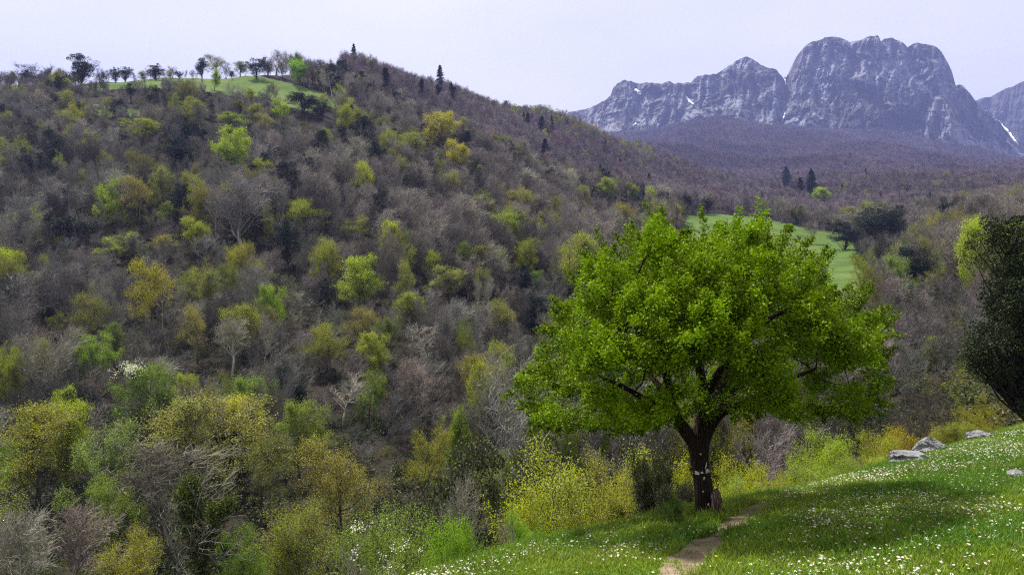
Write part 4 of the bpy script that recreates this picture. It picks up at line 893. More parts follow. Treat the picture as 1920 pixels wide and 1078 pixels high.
# hidden behind the meadow itself
mt = np.array([HZ - float(height((a - CX) / F * edge_y(0), edge_y(0))) / edge_y(0) * F for a in (0,)])
TENS = ["twentieth", "thirtieth", "fortieth", "fiftieth", "sixtieth", "seventieth"]
TN = ["twenty", "thirty", "forty", "fifty", "sixty", "seventy"]
ORD = ["nearest", "second", "third", "fourth", "fifth", "sixth", "seventh", "eighth", "ninth", "tenth", "eleventh", "twelfth", "thirteenth", "fourteenth", "fifteenth", "sixteenth", "seventeenth", "eighteenth", "nineteenth", "twentieth"]
for t_ in range(6):
    if t_: ORD.append(TENS[t_])
    ORD += [TN[t_] + "-" + (["first"] + ORD[1:9])[q] for q in range(9)]
LIM = {"bare": 210, "budding": 230, "leafy": 120, "evergreen": 70}
DESC = {"bare": "leafless tree", "budding": "budding tree", "leafy": "fresh green tree", "evergreen": "dark evergreen tree"}
single = np.zeros(n, bool); info = []
LA = np.array([(a, b_) for _, a, b_ in LAND], float)
for k in LIM:
    cand = np.nonzero((kind == k) & vis)[0]; cand = cand[np.argsort(-size[cand] - 9.0 * (cand >= n - nsky))][:LIM[k]]; single[cand] = True
    byrel = {}
    for i in cand:
        mx_, my_ = X[i], top[i] + 20; dd = np.hypot(LA[:, 0] - mx_, LA[:, 1] - my_); j = int(np.argmin(dd)); dx, dy = mx_ - LA[j, 0], my_ - LA[j, 1]
        rel = ("right of" if dx > 0 else "left of") if abs(dx) > abs(dy) else ("below" if dy > 0 else "above")
        byrel.setdefault((rel, j), []).append((dd[j], i))
    for (rel, j), lst in byrel.items():
        for q, (_, i) in enumerate(sorted(lst)):
            oq = ORD[q] if q < len(ORD) else "outermost"
            info.append((i, f"{DESC[k]}, {oq} of those {rel} {LAND[j][0]}"))
for i, lab in info:
    k = kind[i]; tm, cm, H2, W2 = PROTO[k][vr[i] % len(PROTO[k])]
    plant(k, int(vr[i]), (x[i], d[i], z[i]), wid[i] / W2, hz_[i] / H2, tuple(colr[i]), lab, rzs[i])
rest = ~single
idx = np.array([MASS_IDX[(k, v % len(PROTO[k]))][0] for k, v in zip(kind, vr)]); hw_ = np.array([MASS_IDX[(k, v % len(PROTO[k]))][1:] for k, v in zip(kind, vr)])
scl = np.stack([wid / hw_[:, 1], wid / hw_[:, 1], hz_ / hw_[:, 0]], 1); rot = np.stack([rzs * 0, rzs * 0, rzs], 1)
scatter("hillside_wood", "dense wood of leafless and budding trees filling the hillside", np.stack([x, d, z], 1)[rest], rot[rest], scl[rest], colr[rest], idx[rest], MASS)

# undergrowth: brambles and low scrub between the trees
def scrub(seed, m):
    rg = np.random.default_rng(seed); mb = MB(); cl = rg.normal(size=(22, 3)) * [.7, .7, .28] + [0, 0, .45]; cl[:, 2] = np.abs(cl[:, 2])
    c = cl[rg.integers(0, 22, 420)] + rg.normal(size=(420, 3)) * .2; leaves(mb, c, .17, rg, 1, .5)
    st = np.zeros((24, 3)); dd = rg.normal(size=(24, 3)) + [0, 0, .8]; l = grow(rg, st, dd, np.full(24, 1.3), 3, .3, -.05); tubes(mb, l, .014 * np.linspace(1, .4, 4)[None] * np.ones((24, 1)), 3, 0)
    return proto_obj("scrub_shape", mb.mesh("scrub_shape", [M_bark, m]))
SCR = [scrub(1, M_ever), scrub(2, M_ever), scrub(3, M_leaf)]
for s_k in range(3):
    tr_, cr_, _, _ = branchy(720 + s_k, H=5.0, stems=5, limbs=5, lt0=.2, spread=.1 + .05 * s_k, up=.2, ang=(18, 45), sub=(5, 4, 3), limb_len=.3, twig=1.3)
    SCR.append(proto_obj("thicket_shape", join_meshes("thicket_shape", tr_.mesh("thicket_stems", [M_twig], False), cr_.mesh("thicket_twigs", [M_twig]))))
pts = points(27, 300, lambda d: 1.7 + d * .009); su, sd = pts[:, 0], pts[:, 1]; sx_ = su * sd; sz_ = height(sx_, sd); sX = su * F + CX; sY = HZ - sz_ / sd * F
k_ = (sd - edge_y(sx_) > 1.8) & ~in_pasture(sX, sY, sd) & (fbm(sx_ / 14, sd / 14, 3) > .2)
sx_, sd, sz_ = sx_[k_], sd[k_], sz_[k_]; m = len(sd); pk = np.where((rng.random(m) < .4) & (sd > 70), 3 + rng.integers(0, 3, m), rng.integers(0, 3, m)); sc = .6 + .9 * rng.random(m); sc = np.where(pk > 2, .7 + .8 * rng.random(m), sc)
cc = np.where((pk == 2)[:, None], jit((.13, .15, .04), m), jit((.035, .05, .02), m)); cc = np.where((pk > 2)[:, None], jit((.25, .23, .215), m, .3, .05), cc)
scatter("undergrowth", "bramble and low scrub under the trees", np.stack([sx_, sd, sz_ - .05], 1), np.stack([0 * sc, 0 * sc, rng.random(m) * 6.28], 1), np.stack([sc, sc, sc * .9], 1), cc, pk, SCR)

# far slope, 330 m to 850 m
pts = points(330, 850, lambda d: 5.0 + (d - 330) * .004); u, d = pts[:, 0], pts[:, 1]; x = u * d; z = height(x, d); X = u * F + CX; Y = HZ - z / d * F
ok = ~in_pasture(X, Y, d) & ~((X < 640) & (Y > 130) & (X > 120) & (d < 420) & (Y < 215))
ok &= (X > 480) | (rng.random(len(X)) < .12)
for Xn, tn, bn, hw, dn in placed:
    if dn > 250: ok &= ~((np.abs(X - Xn) < hw * .8) & (Y > tn + .2 * (bn - tn)) & (Y < bn + 22) & (d < dn + 2))
u, d, x, z, X, Y = [a[ok] for a in (u, d, x, z, X, Y)]; n = len(x); r = rng.random(n); cl = fbm(x / 70 + 3, d / 70, 3)
pick = rng.integers(0, 3, n); colr = jit((.29, .24, .275), n, .14, .05) * (.6 + .8 * fbm(x / 50 + 7, d / 60, 4))[:, None]
big = np.zeros(n, bool)
edge = np.clip(1 - np.abs(Y - np.interp(X, [900, 1070, 1200, 1300], [185, 235, 290, 330])) / 22, 0, 1) * ((X > 940) & (X < 1230))
g_ = r < np.clip(.04 + .55 * np.clip(cl - .52, 0, 1) * 2 * (X < 1000) + .55 * edge, 0, .8); pick[g_] = 3 + rng.integers(0, 2, g_.sum()); colr[g_] = jit((.20, .22, .06), g_.sum())
c_ = (rng.random(n) < .010 + .30 * np.exp(-((Y - np.interp(X, [700, 860, 1050], [140, 182, 250])) / 7) ** 2) * ((X > 840) & (X < 1060)) + .08 * np.exp(-((Y - np.interp(X, [680, 860], [140, 190])) / 14) ** 2) * ((X > 690) & (X < 870))) ; pick[c_] = 5; colr[c_] = jit(DKB, c_.sum())
h = (7.5 + 3 * rng.random(n)); s_ = h / 8.6; s_ = np.where(pick == 5, s_ * .75, s_)
scatter("far_slope_wood", "purple-brown leafless wood on the far slope below the skyline", np.stack([x, d, z], 1), np.stack([0 * s_, 0 * s_, rng.random(n) * 6.28], 1), np.stack([s_, s_, s_], 1), colr, pick, FARP)
# forest under the mountain
pts = points(850, 2600, lambda d: 6.2 + (d - 850) * .0016, .08, .74); u, d = pts[:, 0], pts[:, 1]; x = u * d; z = height(x, d); n = len(x)
pick = rng.integers(0, 3, n); colr = jit((.27, .21, .255), n, .16, .05) * (.55 + .9 * fbm(x / 120, d / 160 + 9, 4))[:, None]
g_ = rng.random(n) < .012; pick[g_] = 3; colr[g_] = jit((.16, .17, .07), g_.sum())
s_ = (.95 + .5 * rng.random(n)) * (1 + (d - 850) / 6000)
scatter("distant_forest", "purple leafless beech forest at the foot of the mountain", np.stack([x, d, z], 1), np.stack([0 * s_, 0 * s_, rng.random(n) * 6.28], 1), np.stack([s_ * 1.1, s_ * 1.1, s_], 1), colr, pick, FARP)

# ivy-clad tree at the lower left: dark ivy round the stem, bare pale boughs
def ivy_tree():
    d = 33.0; X = 382; u = (X - CX) / F; zg = float(height(u * d, d)); zt = -(880 - HZ) / F * d; H = zt - zg
    o = thing("ivy_tree", "tree with an ivy-wrapped trunk and pale bare boughs at lower left", "tree", (u * d, d, zg))
    rg = np.random.default_rng(77); tr = MB(); ivy = MB(); tw = MB()
    l0 = grow(rg, np.array([[0, 0, -.3]]), np.array([[0.02, 0, 1.]]), np.array([H * .97]), 10, .05, .06); tubes(tr, l0, (.22 * np.linspace(1, .25, 11))[None], 7)
    arms = np.array([[-.7, 0, 1.1], [.8, .1, 1.0], [-.5, -.3, 1.4], [.5, -.3, 1.5]]); sp_ = l0[0][[6, 6, 7, 5]]
    l1 = grow(rg, sp_, arms, np.array([2.4, 2.6, 2.0, 3.0]), 6, .08, .10); tubes(tr, l1, .09 * np.linspace(1, .3, 7)[None] * np.ones((4, 1)), 5)
    for L, w, n in ((l0, .62, 15000), (l1, .42, 11000)):
        for q in L:
            nn = n // len(L); t_ = rg.random(nn) ** .8 * (len(q) - 1.01); i = t_.astype(int); f = (t_ - i)[:, None]
            c = q[i] * (1 - f) + q[i + 1] * f; rad = w * (1 - .55 * t_ / len(q)) * (.5 + .9 * fbm(t_ * 2.3, t_ * 0 + len(L), 2))
            c = c + rg.normal(size=(nn, 3)) * rad[:, None] * .62; leaves(ivy, c, .085, rg, 0, .3, .8)
    s, dr, t_, _ = spawn(rg, l0, 16, .3, .9, 50, 85); b1 = grow(rg, s, dr, 2.9 * (.6 + .6 * rg.random(16)), 6, .12, .06); tubes(tw, b1, .035 * np.linspace(1, .3, 7)[None] * np.ones((16, 1)), 4)
    s, dr, t_, _ = spawn(rg, b1, 8, .2, 1, 30, 60); b2 = grow(rg, s, dr, 1.0 * (.5 + rg.random(len(s))), 4, .2, .05); tubes(tw, b2, .013 * np.linspace(1, .4, 5)[None] * np.ones((len(s), 1)), 3)
    s, dr, t_, _ = spawn(rg, b2, 6, .2, 1, 30, 60); b3 = grow(rg, s, dr, .42 * (.5 + rg.random(len(s))), 2, .2, .05); tubes(tw, b3, .007 * np.linspace(1, .4, 3)[None] * np.ones((len(s), 1)), 3)
    link("trunk", tr.mesh("ivy_trunk", [M_bark], True), o); k = link("crown", tw.mesh("ivy_tree_boughs", [M_twig]), o, kind="stuff"); k.color = (.30, .28, .24, 1)
    link("ivy", ivy.mesh("ivy", [M_ivy]), o, kind="stuff")
ivy_tree()
blossom("broad green tree with white blossom", 240, 690, 26, 12, ground_at(268, 840) - 2.6, 500, .10)
blossom("dotted with white blossom", 710, 1032, 80, 34, 17.4, 170, .035)
blossom("green bush at the bottom edge left", 672, 985, 16, 14, 25.2, 60, .06)

# ------------------------------------------------------------------ the big leafy tree
TD = 10.9
def big_tree():
    rg = np.random.default_rng(21)
    base = meadow_hit(1322, 962); D0 = base[1]
    o = thing("hawthorn_tree", "big leafy bright green tree with dark forked trunk on the meadow edge", "tree", tuple(base))
    def Q(X, Y, dy=0.0): d = D0 + dy; return np.array([(X - CX) / F * d, d, -(Y - HZ) / F * d]) - base
    # skeleton: trunk and first limbs drawn from the picture, r in metres
    PXM = D0 / F
    def poly(pts_, rad, n):
        k = np.arange(len(pts_)); s = np.linspace(0, len(pts_) - 1, n); A = np.array(pts_)
        # smooth interpolation
        out = np.stack([np.interp(s, k, A[:, i]) for i in range(3)], -1)
        for _ in range(2): out[1:-1] = .25 * out[:-2] + .5 * out[1:-1] + .25 * out[2:]
        return out, np.interp(s, k, rad)
    trunk, rt = poly([Q(1327, 985), Q(1325, 962), Q(1320, 930), Q(1316, 895), Q(1310, 860), Q(1308, 835), Q(1311, 815)], np.array([25, 20, 16, 15, 15.5, 19, 22]) * PXM, 22)
    limbs = [  # points, radii
        ([Q(1306, 835), Q(1286, 808), Q(1268, 785), Q(1258, 755), Q(1252, 715, .1), Q(1243, 660, .2), Q(1238, 600, .25), Q(1225, 540, .3)], [15, 13, 11.5, 9.5, 8, 7, 5, 3]),
        ([Q(1312, 830), Q(1318, 795), Q(1322, 765), Q(1318, 725, -.2), Q(1308, 670, -.3), Q(1300, 600, -.4), Q(1310, 530, -.4)], [18, 15, 12.5, 9.5, 7.5, 5.5, 3]),
        ([Q(1320, 815), Q(1340, 785), Q(1357, 768), Q(1385, 760, -.3), Q(1425, 742, -.5), Q(1470, 715, -.6), Q(1530, 690, -.5)], [12, 10, 8.5, 7, 6, 4.5, 3]),
        ([Q(1318, 790), Q(1335, 755, .3), Q(1360, 705, .7), Q(1395, 645, 1.0), Q(1440, 580, 1.1), Q(1470, 520, 1.0)], [11, 9, 8, 6.5, 5, 3]),
        ([Q(1270, 788), Q(1240, 770, -.3), Q(1205, 745, -.6), Q(1165, 722, -.7), Q(1110, 700, -.7), Q(1060, 690, -.6)], [8, 6.5, 5.5, 4.5, 3.5, 2.5]),
        ([Q(1258, 755), Q(1230, 715, .4), Q(1190, 670, .9), Q(1150, 620, 1.2), Q(1120, 560, 1.2)], [7.5, 6, 5, 4, 2.5]),
        ([Q(1350, 772), Q(1372, 735, .6), Q(1425, 690, 1.3), Q(1500, 650, 1.6), Q(1570, 620, 1.5)], [7.5, 6, 5, 4, 2.5]),
        ([Q(1315, 760), Q(1345, 700, -.7), Q(1390, 640, -1.2), Q(1450, 590, -1.4), Q(1520, 570, -1.2)], [8, 6.5, 5, 4, 2.5]),
        ([Q(1262, 770), Q(1255, 720, -.8), Q(1230, 660, -1.4), Q(1190, 610, -1.6), Q(1150, 560, -1.4)], [7.5, 6, 5, 4, 2.5]),
    ]
    mb = MB(); 
    # trunk with an uneven, fluted section
    k = 18; ang = np.arange(k) / k * 2 * np.pi
    fl = 1 + .10 * np.sin(ang * 3 + 1)[None] + .07 * np.sin(ang * 5 + np.linspace(0, 2, len(trunk))[:, None])
    low = np.exp(-np.maximum(trunk[:, 2], 0) * 5)[:, None]; fl = fl * (1 + low * .35 * (np.sin(ang * 4 + .6)[None] > .2))
    ring = trunk[:, None] + rt[:, None, None] * fl[..., None] * np.stack([np.cos(ang), np.sin(ang), 0 * ang], -1)[None]
    ix = np.arange(len(trunk) * k).reshape(-1, k); nx_ = np.roll(ix, -1, 1)
    mb.add(ring.reshape(-1, 3), np.stack([ix[:-1], nx_[:-1], nx_[1:], ix[1:]], -1).reshape(-1, 4))
    link("trunk", mb.mesh("hawthorn_trunk", [M_trunk], True), o)
    nodes = []; par = []
    limb_nodes = []
    for pts_, rad in limbs:
        L, r_ = poly(pts_, np.array(rad) * PXM, 20); m2 = MB(); tubes(m2, L[None], r_[None], 10)
        link("limb", m2.mesh("hawthorn_limb", [M_trunk], True), o)
        pr = -1
        for i, p in enumerate(L):
            if i > 4: nodes.append(p)
    nodes = list(nodes)
    OUT = np.array([(965, 718), (1002, 692), (1020, 640), (1040, 578), (1085, 535), (1095, 480), (1130, 462), (1175, 432), (1185, 425), (1210, 440), (1222, 402), (1245, 405), (1275, 440), (1300, 442), (1345, 425), (1372, 415), (1400, 425), (1425, 405), (1445, 440), (1470, 445), (1490, 478), (1532, 490), (1545, 520), (1585, 545), (1612, 560), (1635, 580), (1668, 592), (1650, 640), (1672, 672), (1660, 725), (1645, 765), (1600, 780), (1540, 768), (1500, 785), (1450, 764), (1400, 768), (1350, 775), (1300, 772), (1260, 790), (1225, 800), (1150, 808), (1080, 800), (1000, 800), (980, 760)], float)
    OUT = np.array([1322, 640]) + (OUT - np.array([1322, 640])) * np.array([.95, .925]) + [0, 6]
    # tips in the crown's volume: outline in the picture, round in depth
    N = 1350; tips = []
    cxm = 1320
    while len(tips) < N:
        m = 6000; X = 960 + 740 * rg.random(m); Y = 395 + 420 * rg.random(m); ins = in_poly(X, Y, OUT); X, Y = X[ins], Y[ins]
        hw = np.interp(Y, [400, 440, 500, 600, 700, 760, 810], [120, 200, 260, 320, 350, 345, 260]); cxy = np.interp(Y, [400, 600, 800], [1330, 1345, 1300])
        ex = 2.55 * np.sqrt(np.clip(1 - ((X - cxy) / hw) ** 2, 0.04, 1)) * np.interp(Y, [400, 520, 650, 800], [.45, .8, 1, .85])
        v = rg.random(len(X)) * 2 - 1; v = np.sign(v) * np.abs(v) ** .42
        low = (Y > 755) & (np.abs(X - 1325) < 70) & (rg.random(len(X)) < .8)
        gap = fbm(X / 52 + 1.1 * v, Y / 21 + .9 * v + X / 160, 3) < .49 + .03 * (X > 1470)
        an_ = np.arctan2(Y - 640, X - 1322); fr_ = .80 + .62 * (fbm(an_ * 3.4 + 20, v * 1.6 + 4, 3) - .38); fr_ = np.minimum(fr_, 1.06)
        lobe = in_poly(1322 + (X - 1322) / fr_, 640 + (Y - 640) / fr_, OUT)
        gd = ~low & ~gap & lobe
        for a, b_, c_ in zip(X[gd], Y[gd], (v * ex)[gd]): tips.append(Q(a, b_, c_))
    tips = np.array(tips[:N])
    A = np.array(nodes); root = A.copy(); dist = np.array([np.linalg.norm(A - p, axis=1).min() for p in tips]); order = np.argsort(dist)
    nn = np.zeros((len(A) + N * 3, 3)); nn[:len(A)] = A; cnt = len(A); par = -np.ones(len(nn), int); gen = np.zeros(len(nn))
    for ti in order:
        p = tips[ti]; dv = np.linalg.norm(nn[:cnt] - p, axis=1) + .10 * gen[:cnt]; j = int(np.argmin(dv)); q = nn[j]; L = np.linalg.norm(p - q)
        pj = j
        for f in (.34, .67, 1.0):
            c = q + (p - q) * f + (rg.normal(size=3) * .07 * L + np.array([0, 0, -.10 * L * math.sin(f * 3.14)])) * (f < 1)
            nn[cnt] = c; par[cnt] = pj; gen[cnt] = gen[j] + .5; pj = cnt; cnt += 1
    nn = nn[:cnt]; par = par[:cnt]
    flow = np.zeros(cnt); kids = np.bincount(par[par >= 0], minlength=cnt); flow[kids == 0] = 1
    for i in range(cnt - 1, -1, -1):
        if par[i] >= 0: flow[par[i]] += flow[i]
    rad = np.minimum(.0038 * flow ** .45, .03); rad[:len(A)] = np.minimum(rad[:len(A)], .03)
    e = np.nonzero(par >= 0)[0]; seg = np.stack([nn[par[e]], nn[e]], 1); rr = np.stack([np.minimum(rad[par[e]], rad[e] * 1.5), rad[e]], 1)
    tw = MB(); tubes(tw, seg, rr, 4); link("twigs", tw.mesh("hawthorn_twigs", [M_trunk], True), o, kind="stuff")
    # leafy shoots at the tips and along the outer twigs
    ctr = Q(1320, 640)
    outd = norm(tips - ctr); sd_ = norm(outd + np.array([0, 0, .55]) + rg.normal(size=tips.shape) * .45)
    ln = .14 + .34 * rg.random(N) ** 2; sh = grow(rg, tips, sd_, ln, 3, .15, .1)
    stray = tips[rg.random(N) < .05]
    per = 170; t_ = rg.random((N, per)) * 3 * .999; i = t_.astype(int); f = (t_ - i)[..., None]; rI = np.arange(N)[:, None]
    c = sh[rI, i] * (1 - f) + sh[rI, i + 1] * f + rg.normal(size=(N, per, 3)) * .070 * (1.1 - .24 * t_)[..., None]
    lf = MB(); leaves(lf, c.reshape(-1, 3), .04, rg, 0, .45, .62)
    st_i = e[rg.random(len(e)) < .5]; c2 = np.repeat(nn[st_i], 5, 0) + rg.normal(size=(len(st_i) * 5, 3)) * .06; leaves(lf, c2, .042, rg, 0, .45, .62)
    # long shoots that break the outline
    sp_ = [(1225, 430, 1232, 402), (1180, 450, 1178, 424), (1410, 440, 1424, 404), (1460, 450, 1484, 424), (1340, 445, 1350, 418), (1530, 500, 1562, 470), (1590, 560, 1634, 532), (1620, 610, 1690, 588), (1640, 680, 1682, 650), (1010, 720, 966, 716), (1010, 770, 975, 752), (1060, 600, 1035, 572), (1110, 500, 1092, 470), (1280, 450, 1292, 430), (1500, 470, 1522, 448), (1540, 760, 1545, 792), (1600, 770, 1610, 790), (1650, 730, 1676, 712), (1450, 755, 1478, 788), (1180, 800, 1205, 812)]
    S = []; 
    for a, b_, c_, d_ in sp_:
        p0, p1 = Q(a, b_, rg.normal() * .4), Q(c_, d_, rg.normal() * .4); m = 260; t_ = rg.random(m)[:, None]; S.append(p0 + (p1 - p0) * t_ + rg.normal(size=(m, 3)) * .055 * (1.15 - .7 * t_))
    EDG = np.concatenate([OUT, OUT[:1]]); seglen = np.hypot(*np.diff(EDG, axis=0).T); cum = np.r_[0, np.cumsum(seglen)]
    for tq in (np.arange(150) + rg.random(150)) / 150 * cum[-1]:
        a = np.array([np.interp(tq, cum, EDG[:, 0]), np.interp(tq, cum, EDG[:, 1])]); dr_ = a - np.array([1325, 660]); dr_ /= np.linalg.norm(dr_); dr_ += [0, -.45 if a[1] < 700 else .1]; dr_ += rg.normal(size=2) * .35
        L = 12 + 46 * rg.random() ** 1.8; z_ = rg.normal() * .45; p0 = Q(a[0] - dr_[0] * 22, a[1] - dr_[1] * 22, z_); p1 = Q(a[0] + dr_[0] * L * .6, a[1] + dr_[1] * L * .6, z_ + rg.normal() * .15)
        m = int(130 + 3.4 * L); t_ = rg.random(m)[:, None]; S.append(p0 + (p1 - p0) * t_ + rg.normal(size=(m, 3)) * .06 * (1.15 - .8 * t_))
    leaves(lf, np.concatenate(S), .042, rg, 0, .45, .62)
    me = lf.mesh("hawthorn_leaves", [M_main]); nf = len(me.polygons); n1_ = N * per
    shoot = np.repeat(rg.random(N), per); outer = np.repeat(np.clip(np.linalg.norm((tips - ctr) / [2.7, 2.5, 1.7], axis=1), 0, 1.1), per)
    v_ = rg.random(nf); v_[:n1_] = np.clip(.3 * v_[:n1_] + .4 * shoot + .38 * outer ** 2, 0, 1); v_[n1_:] *= .8  # lighter new growth outside; darker inside is crown shade put into leaf colour
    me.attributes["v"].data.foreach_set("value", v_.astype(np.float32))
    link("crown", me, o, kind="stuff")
    # pale marks on the trunk, as small raised crusts on its near face
    for q, (X, Y, w, h, tilt) in enumerate([(1304, 882, 10, 7, .3), (1312, 880, 6, 5, 0), (1322, 878, 9, 7, -.5), (1320, 868, 3.5, 11, .35), (1327, 880, 5, 6, -.4), (1316, 890, 4, 6, .1), (1324, 938, 5, 5, .2), (1309, 845, 4, 3, .2), (1314, 915, 3, 4, 0)]):
        n = 14; an = np.arange(n) / n * 6.283; rj = .55 + .75 * rg.random(n); c0 = Q(X, Y)
        axis = np.array([np.interp(c0[2], trunk[:, 2], trunk[:, i]) for i in range(2)]); R = float(np.interp(c0[2], trunk[:, 2], rt)) * 1.06
        def on(px, py):
            p = Q(px, py); dx = np.clip(p[0] - axis[0], -R * .97, R * .97); return np.array([axis[0] + dx, axis[1] - math.sqrt(R * R - dx * dx) - .006, p[2]])
        Vv = [on(X, Y) + [0, -.008, 0]]
        for a_, r_ in zip(an, rj):
            ex, ey = math.cos(a_) * w * .5 * r_, math.sin(a_) * h * .5 * r_
            Vv.append(on(X + ex * math.cos(tilt) - ey * math.sin(tilt), Y + ex * math.sin(tilt) + ey * math.cos(tilt)))
        fc = [(0, 1 + i, 1 + (i + 1) % n) for i in range(n)]
        link("lichen_patch", mesh_np("lichen_patch", Vv, [(np.array(fc), 0)], [M_lichen]), o)
    return base
TB = big_tree()

# weathered post standing against the trunk
def post():
    b_ = meadow_hit(1342, 962); d = b_[1] - .12; w = 17 / F * d; h = 46 / F * d
    b_ = np.array([(1342.5 - CX) / F * d, d, float(height((1342.5 - CX) / F * d, d))])
    o = thing("wooden_post", "weathered reddish-brown post with rounded top against the tree trunk", "post", tuple(b_))
    rg = np.random.default_rng(5); n = 16; an = np.arange(n) / n * 6.283
    zs = np.array([-.12, 0, .1, .2, .3, .36, .40, .425, .435]) * h / .42; ws = np.array([1, 1, .98, 1.0, .95, .82, .6, .32, .06])
    cr_ = np.sign(np.cos(an)) * np.abs(np.cos(an)) ** .6; sr = np.sign(np.sin(an)) * np.abs(np.sin(an)) ** .6
    V = np.stack([np.stack([w * .5 * a * cr_ * (1 + .08 * rg.normal(size=n)) + .02 * z, .10 * a * sr * (1 + .1 * rg.normal(size=n)), np.full(n, z) + .006 * rg.normal(size=n)], -1) for z, a in zip(zs, ws)])
    ix = np.arange(len(zs) * n).reshape(-1, n); nx_ = np.roll(ix, -1, 1)
    me = mesh_np("post", V.reshape(-1, 3), [(np.stack([ix[:-1], nx_[:-1], nx_[1:], ix[1:]], -1).reshape(-1, 4), 0)], [M_wood], True); link("stake", me, o)
    m = MB(); c = np.array([[0, -.108, h * .55]]);
    for k in range(3):
        xk = (-.3 + .3 * k) * w; m.add([[xk - .004, -.106, .05], [xk + .004, -.106, .05], [xk + .008 + .003, -.112, h * .8], [xk + .002, -.112, h * .8]], [[0, 1, 2, 3]])
    link("crack", m.mesh("post_cracks", [M_trunk]), o)
post()

# boulders and clods
def rock(name, label, cat, X, Y, wpx, hpx, m, seed, dy=0.0, sub=24, elong=1.0, sink=.25):
    b_ = meadow_hit(X, Y); b_[1] += dy; b_[2] = float(height(b_[0], b_[1])); d = b_[1]; w = wpx / F * d; h = hpx / F * d
    a, p = np.meshgrid(np.linspace(0, 2 * np.pi, sub * 2, endpoint=False), np.linspace(0.001, np.pi - .001, sub), indexing='ij')
    n = np.stack([np.cos(a) * np.sin(p), np.sin(a) * np.sin(p), np.cos(p)], -1)
    r = 1 + .55 * (ridged(n[..., 0] * 1.3 + seed, n[..., 1] * 1.3 + n[..., 2] * 1.7, 4) - .5) + .18 * (fbm(n[..., 0] * 5 + seed, n[..., 2] * 5 + n[..., 1] * 4, 3) - .5)
    # flat fracture faces
    rgk = np.random.default_rng(int(seed * 10)); 
    for _ in range(7):
        f = norm(rgk.normal(size=3)); lim = .72 + .2 * rgk.random(); dp = (n * f).sum(-1) * r; r = np.where(dp > lim, r * lim / np.maximum(dp, 1e-6), r)
    V = n * r[..., None] * np.array([w * .5, w * .5 * elong, h * .62]); V[..., 2] += h * (.5 - sink)
    I = np.arange(sub * 2 * sub).reshape(sub * 2, sub); J = np.roll(I, -1, 0)
    me = mesh_np(name, V.reshape(-1, 3), [(np.stack([I[:, :-1], I[:, 1:], J[:, 1:], J[:, :-1]], -1).reshape(-1, 4), 0)], [m], False)
    o = link(name, me, label=label, category=cat); o.location = tuple(b_); return o
rock("boulder", "long pale grey limestone boulder at the upper meadow edge", "boulder", 1768, 848, 66, 40, M_boul, 3.1, .5, 30, .8, .36)
rock("boulder", "low pale boulder touching the lower end of the long boulder", "boulder", 1724, 866, 84, 28, M_boul, 5.7, .3, 30, .8, .36)
rock("boulder", "grey boulder half sunk in daisies near the right edge", "boulder", 1868, 822, 60, 20, M_boul, 9.2, .6, 26, .7, .42)
rock("boulder", "small flat stone showing in the grass at the right picture edge", "boulder", 1905, 892, 36, 12, M_boul, 4.4, 0, 16, .8)
for X, Y, w, h, lab in ((1238, 1031, 11, 9, "earth clod in the grass left of the path"), (1267, 1033, 10, 7, "earth clod beside the path's left edge"), (1088, 1051, 9, 6, "dark molehill lump in the left meadow grass"), (1095, 1035, 16, 5, "pale bare-earth lump in the left meadow grass"), (1420, 955, 12, 5, "pale stone in the upper stretch of the path"), (1815, 1056, 18, 9, "brown earth lump in the grass at lower right"), (1284, 1024, 7, 5, "small clod at the bend of the path")):
    rock("clod", lab, "clod", X, Y, w, h, M_boul if "stone" in lab else M_clod, X * .013, 0, 12)
# fallen stick
m = MB(); a0 = meadow_hit(1516, 958); a1 = meadow_hit(1540, 944); L = np.linspace(0, 1, 8)[:, None]; pp = (a0 + (a1 - a0) * L); pp[:, 2] = height(pp[:, 0], pp[:, 1]) + .05 + .02 * np.sin(L[:, 0] * 7)
tubes(m, (pp - a0)[None], (.016 * np.linspace(1, .5, 8))[None], 6); o = link("stick", m.mesh("stick", [M_bark], True), label="fallen grey stick in the dark grass right of the path", category="stick"); o.location = tuple(a0)
# sapling beside the trunk
sb = meadow_hit(1268, 985); tm, cm, H2, W2 = PROTO["bush"][0]
o = thing("sapling", "small leafy sapling in the grass left of the big trunk", "sapling", tuple(sb)); o.scale = (.45 / W2, .45 / W2, .42 / H2)
for nm, m_ in (("stem", tm), ("foliage", cm)): c_ = link(nm, m_, o); c_.color = (.10, .21, .02, 1)

# ------------------------------------------------------------------ grass and daisies
def tuft(seed, n=18, h=.085, w=.0045, spread=.045):
    rg = np.random.default_rng(seed); az = rg.random(n) * 6.283; b_ = rg.normal(size=(n, 2)) * spread; hh = h * (.5 + .8 * rg.random(n)); lean = .25 + .5 * rg.random(n)
    dx, dy = np.cos(az), np.sin(az); px, py_ = -dy, dx; z0 = np.zeros(n) - .01
    def pt(f, s): return np.stack([b_[:, 0] + dx * lean * hh * f * f + px * w * s, b_[:, 1] + dy * lean * hh * f * f + py_ * w * s, z0 + hh * f * (1 - .25 * lean * f)], -1)
    V = np.stack([pt(0, -1), pt(0, 1), pt(.55, .8), pt(1, .1), pt(1, -.1), pt(.55, -.8)], 1).reshape(-1, 3)
    i = np.arange(n)[:, None] * 6; mb = MB(); mb.add(V, np.concatenate([i + [0, 1, 2, 5], i + [5, 2, 3, 4]]), 0)
    return proto_obj("tuft_shape", mb.mesh("tuft_shape", [M_grass]))
TUF = [tuft(1), tuft(2, 16, .10), tuft(3, 14, .065, .006), tuft(4, 20, .07)]
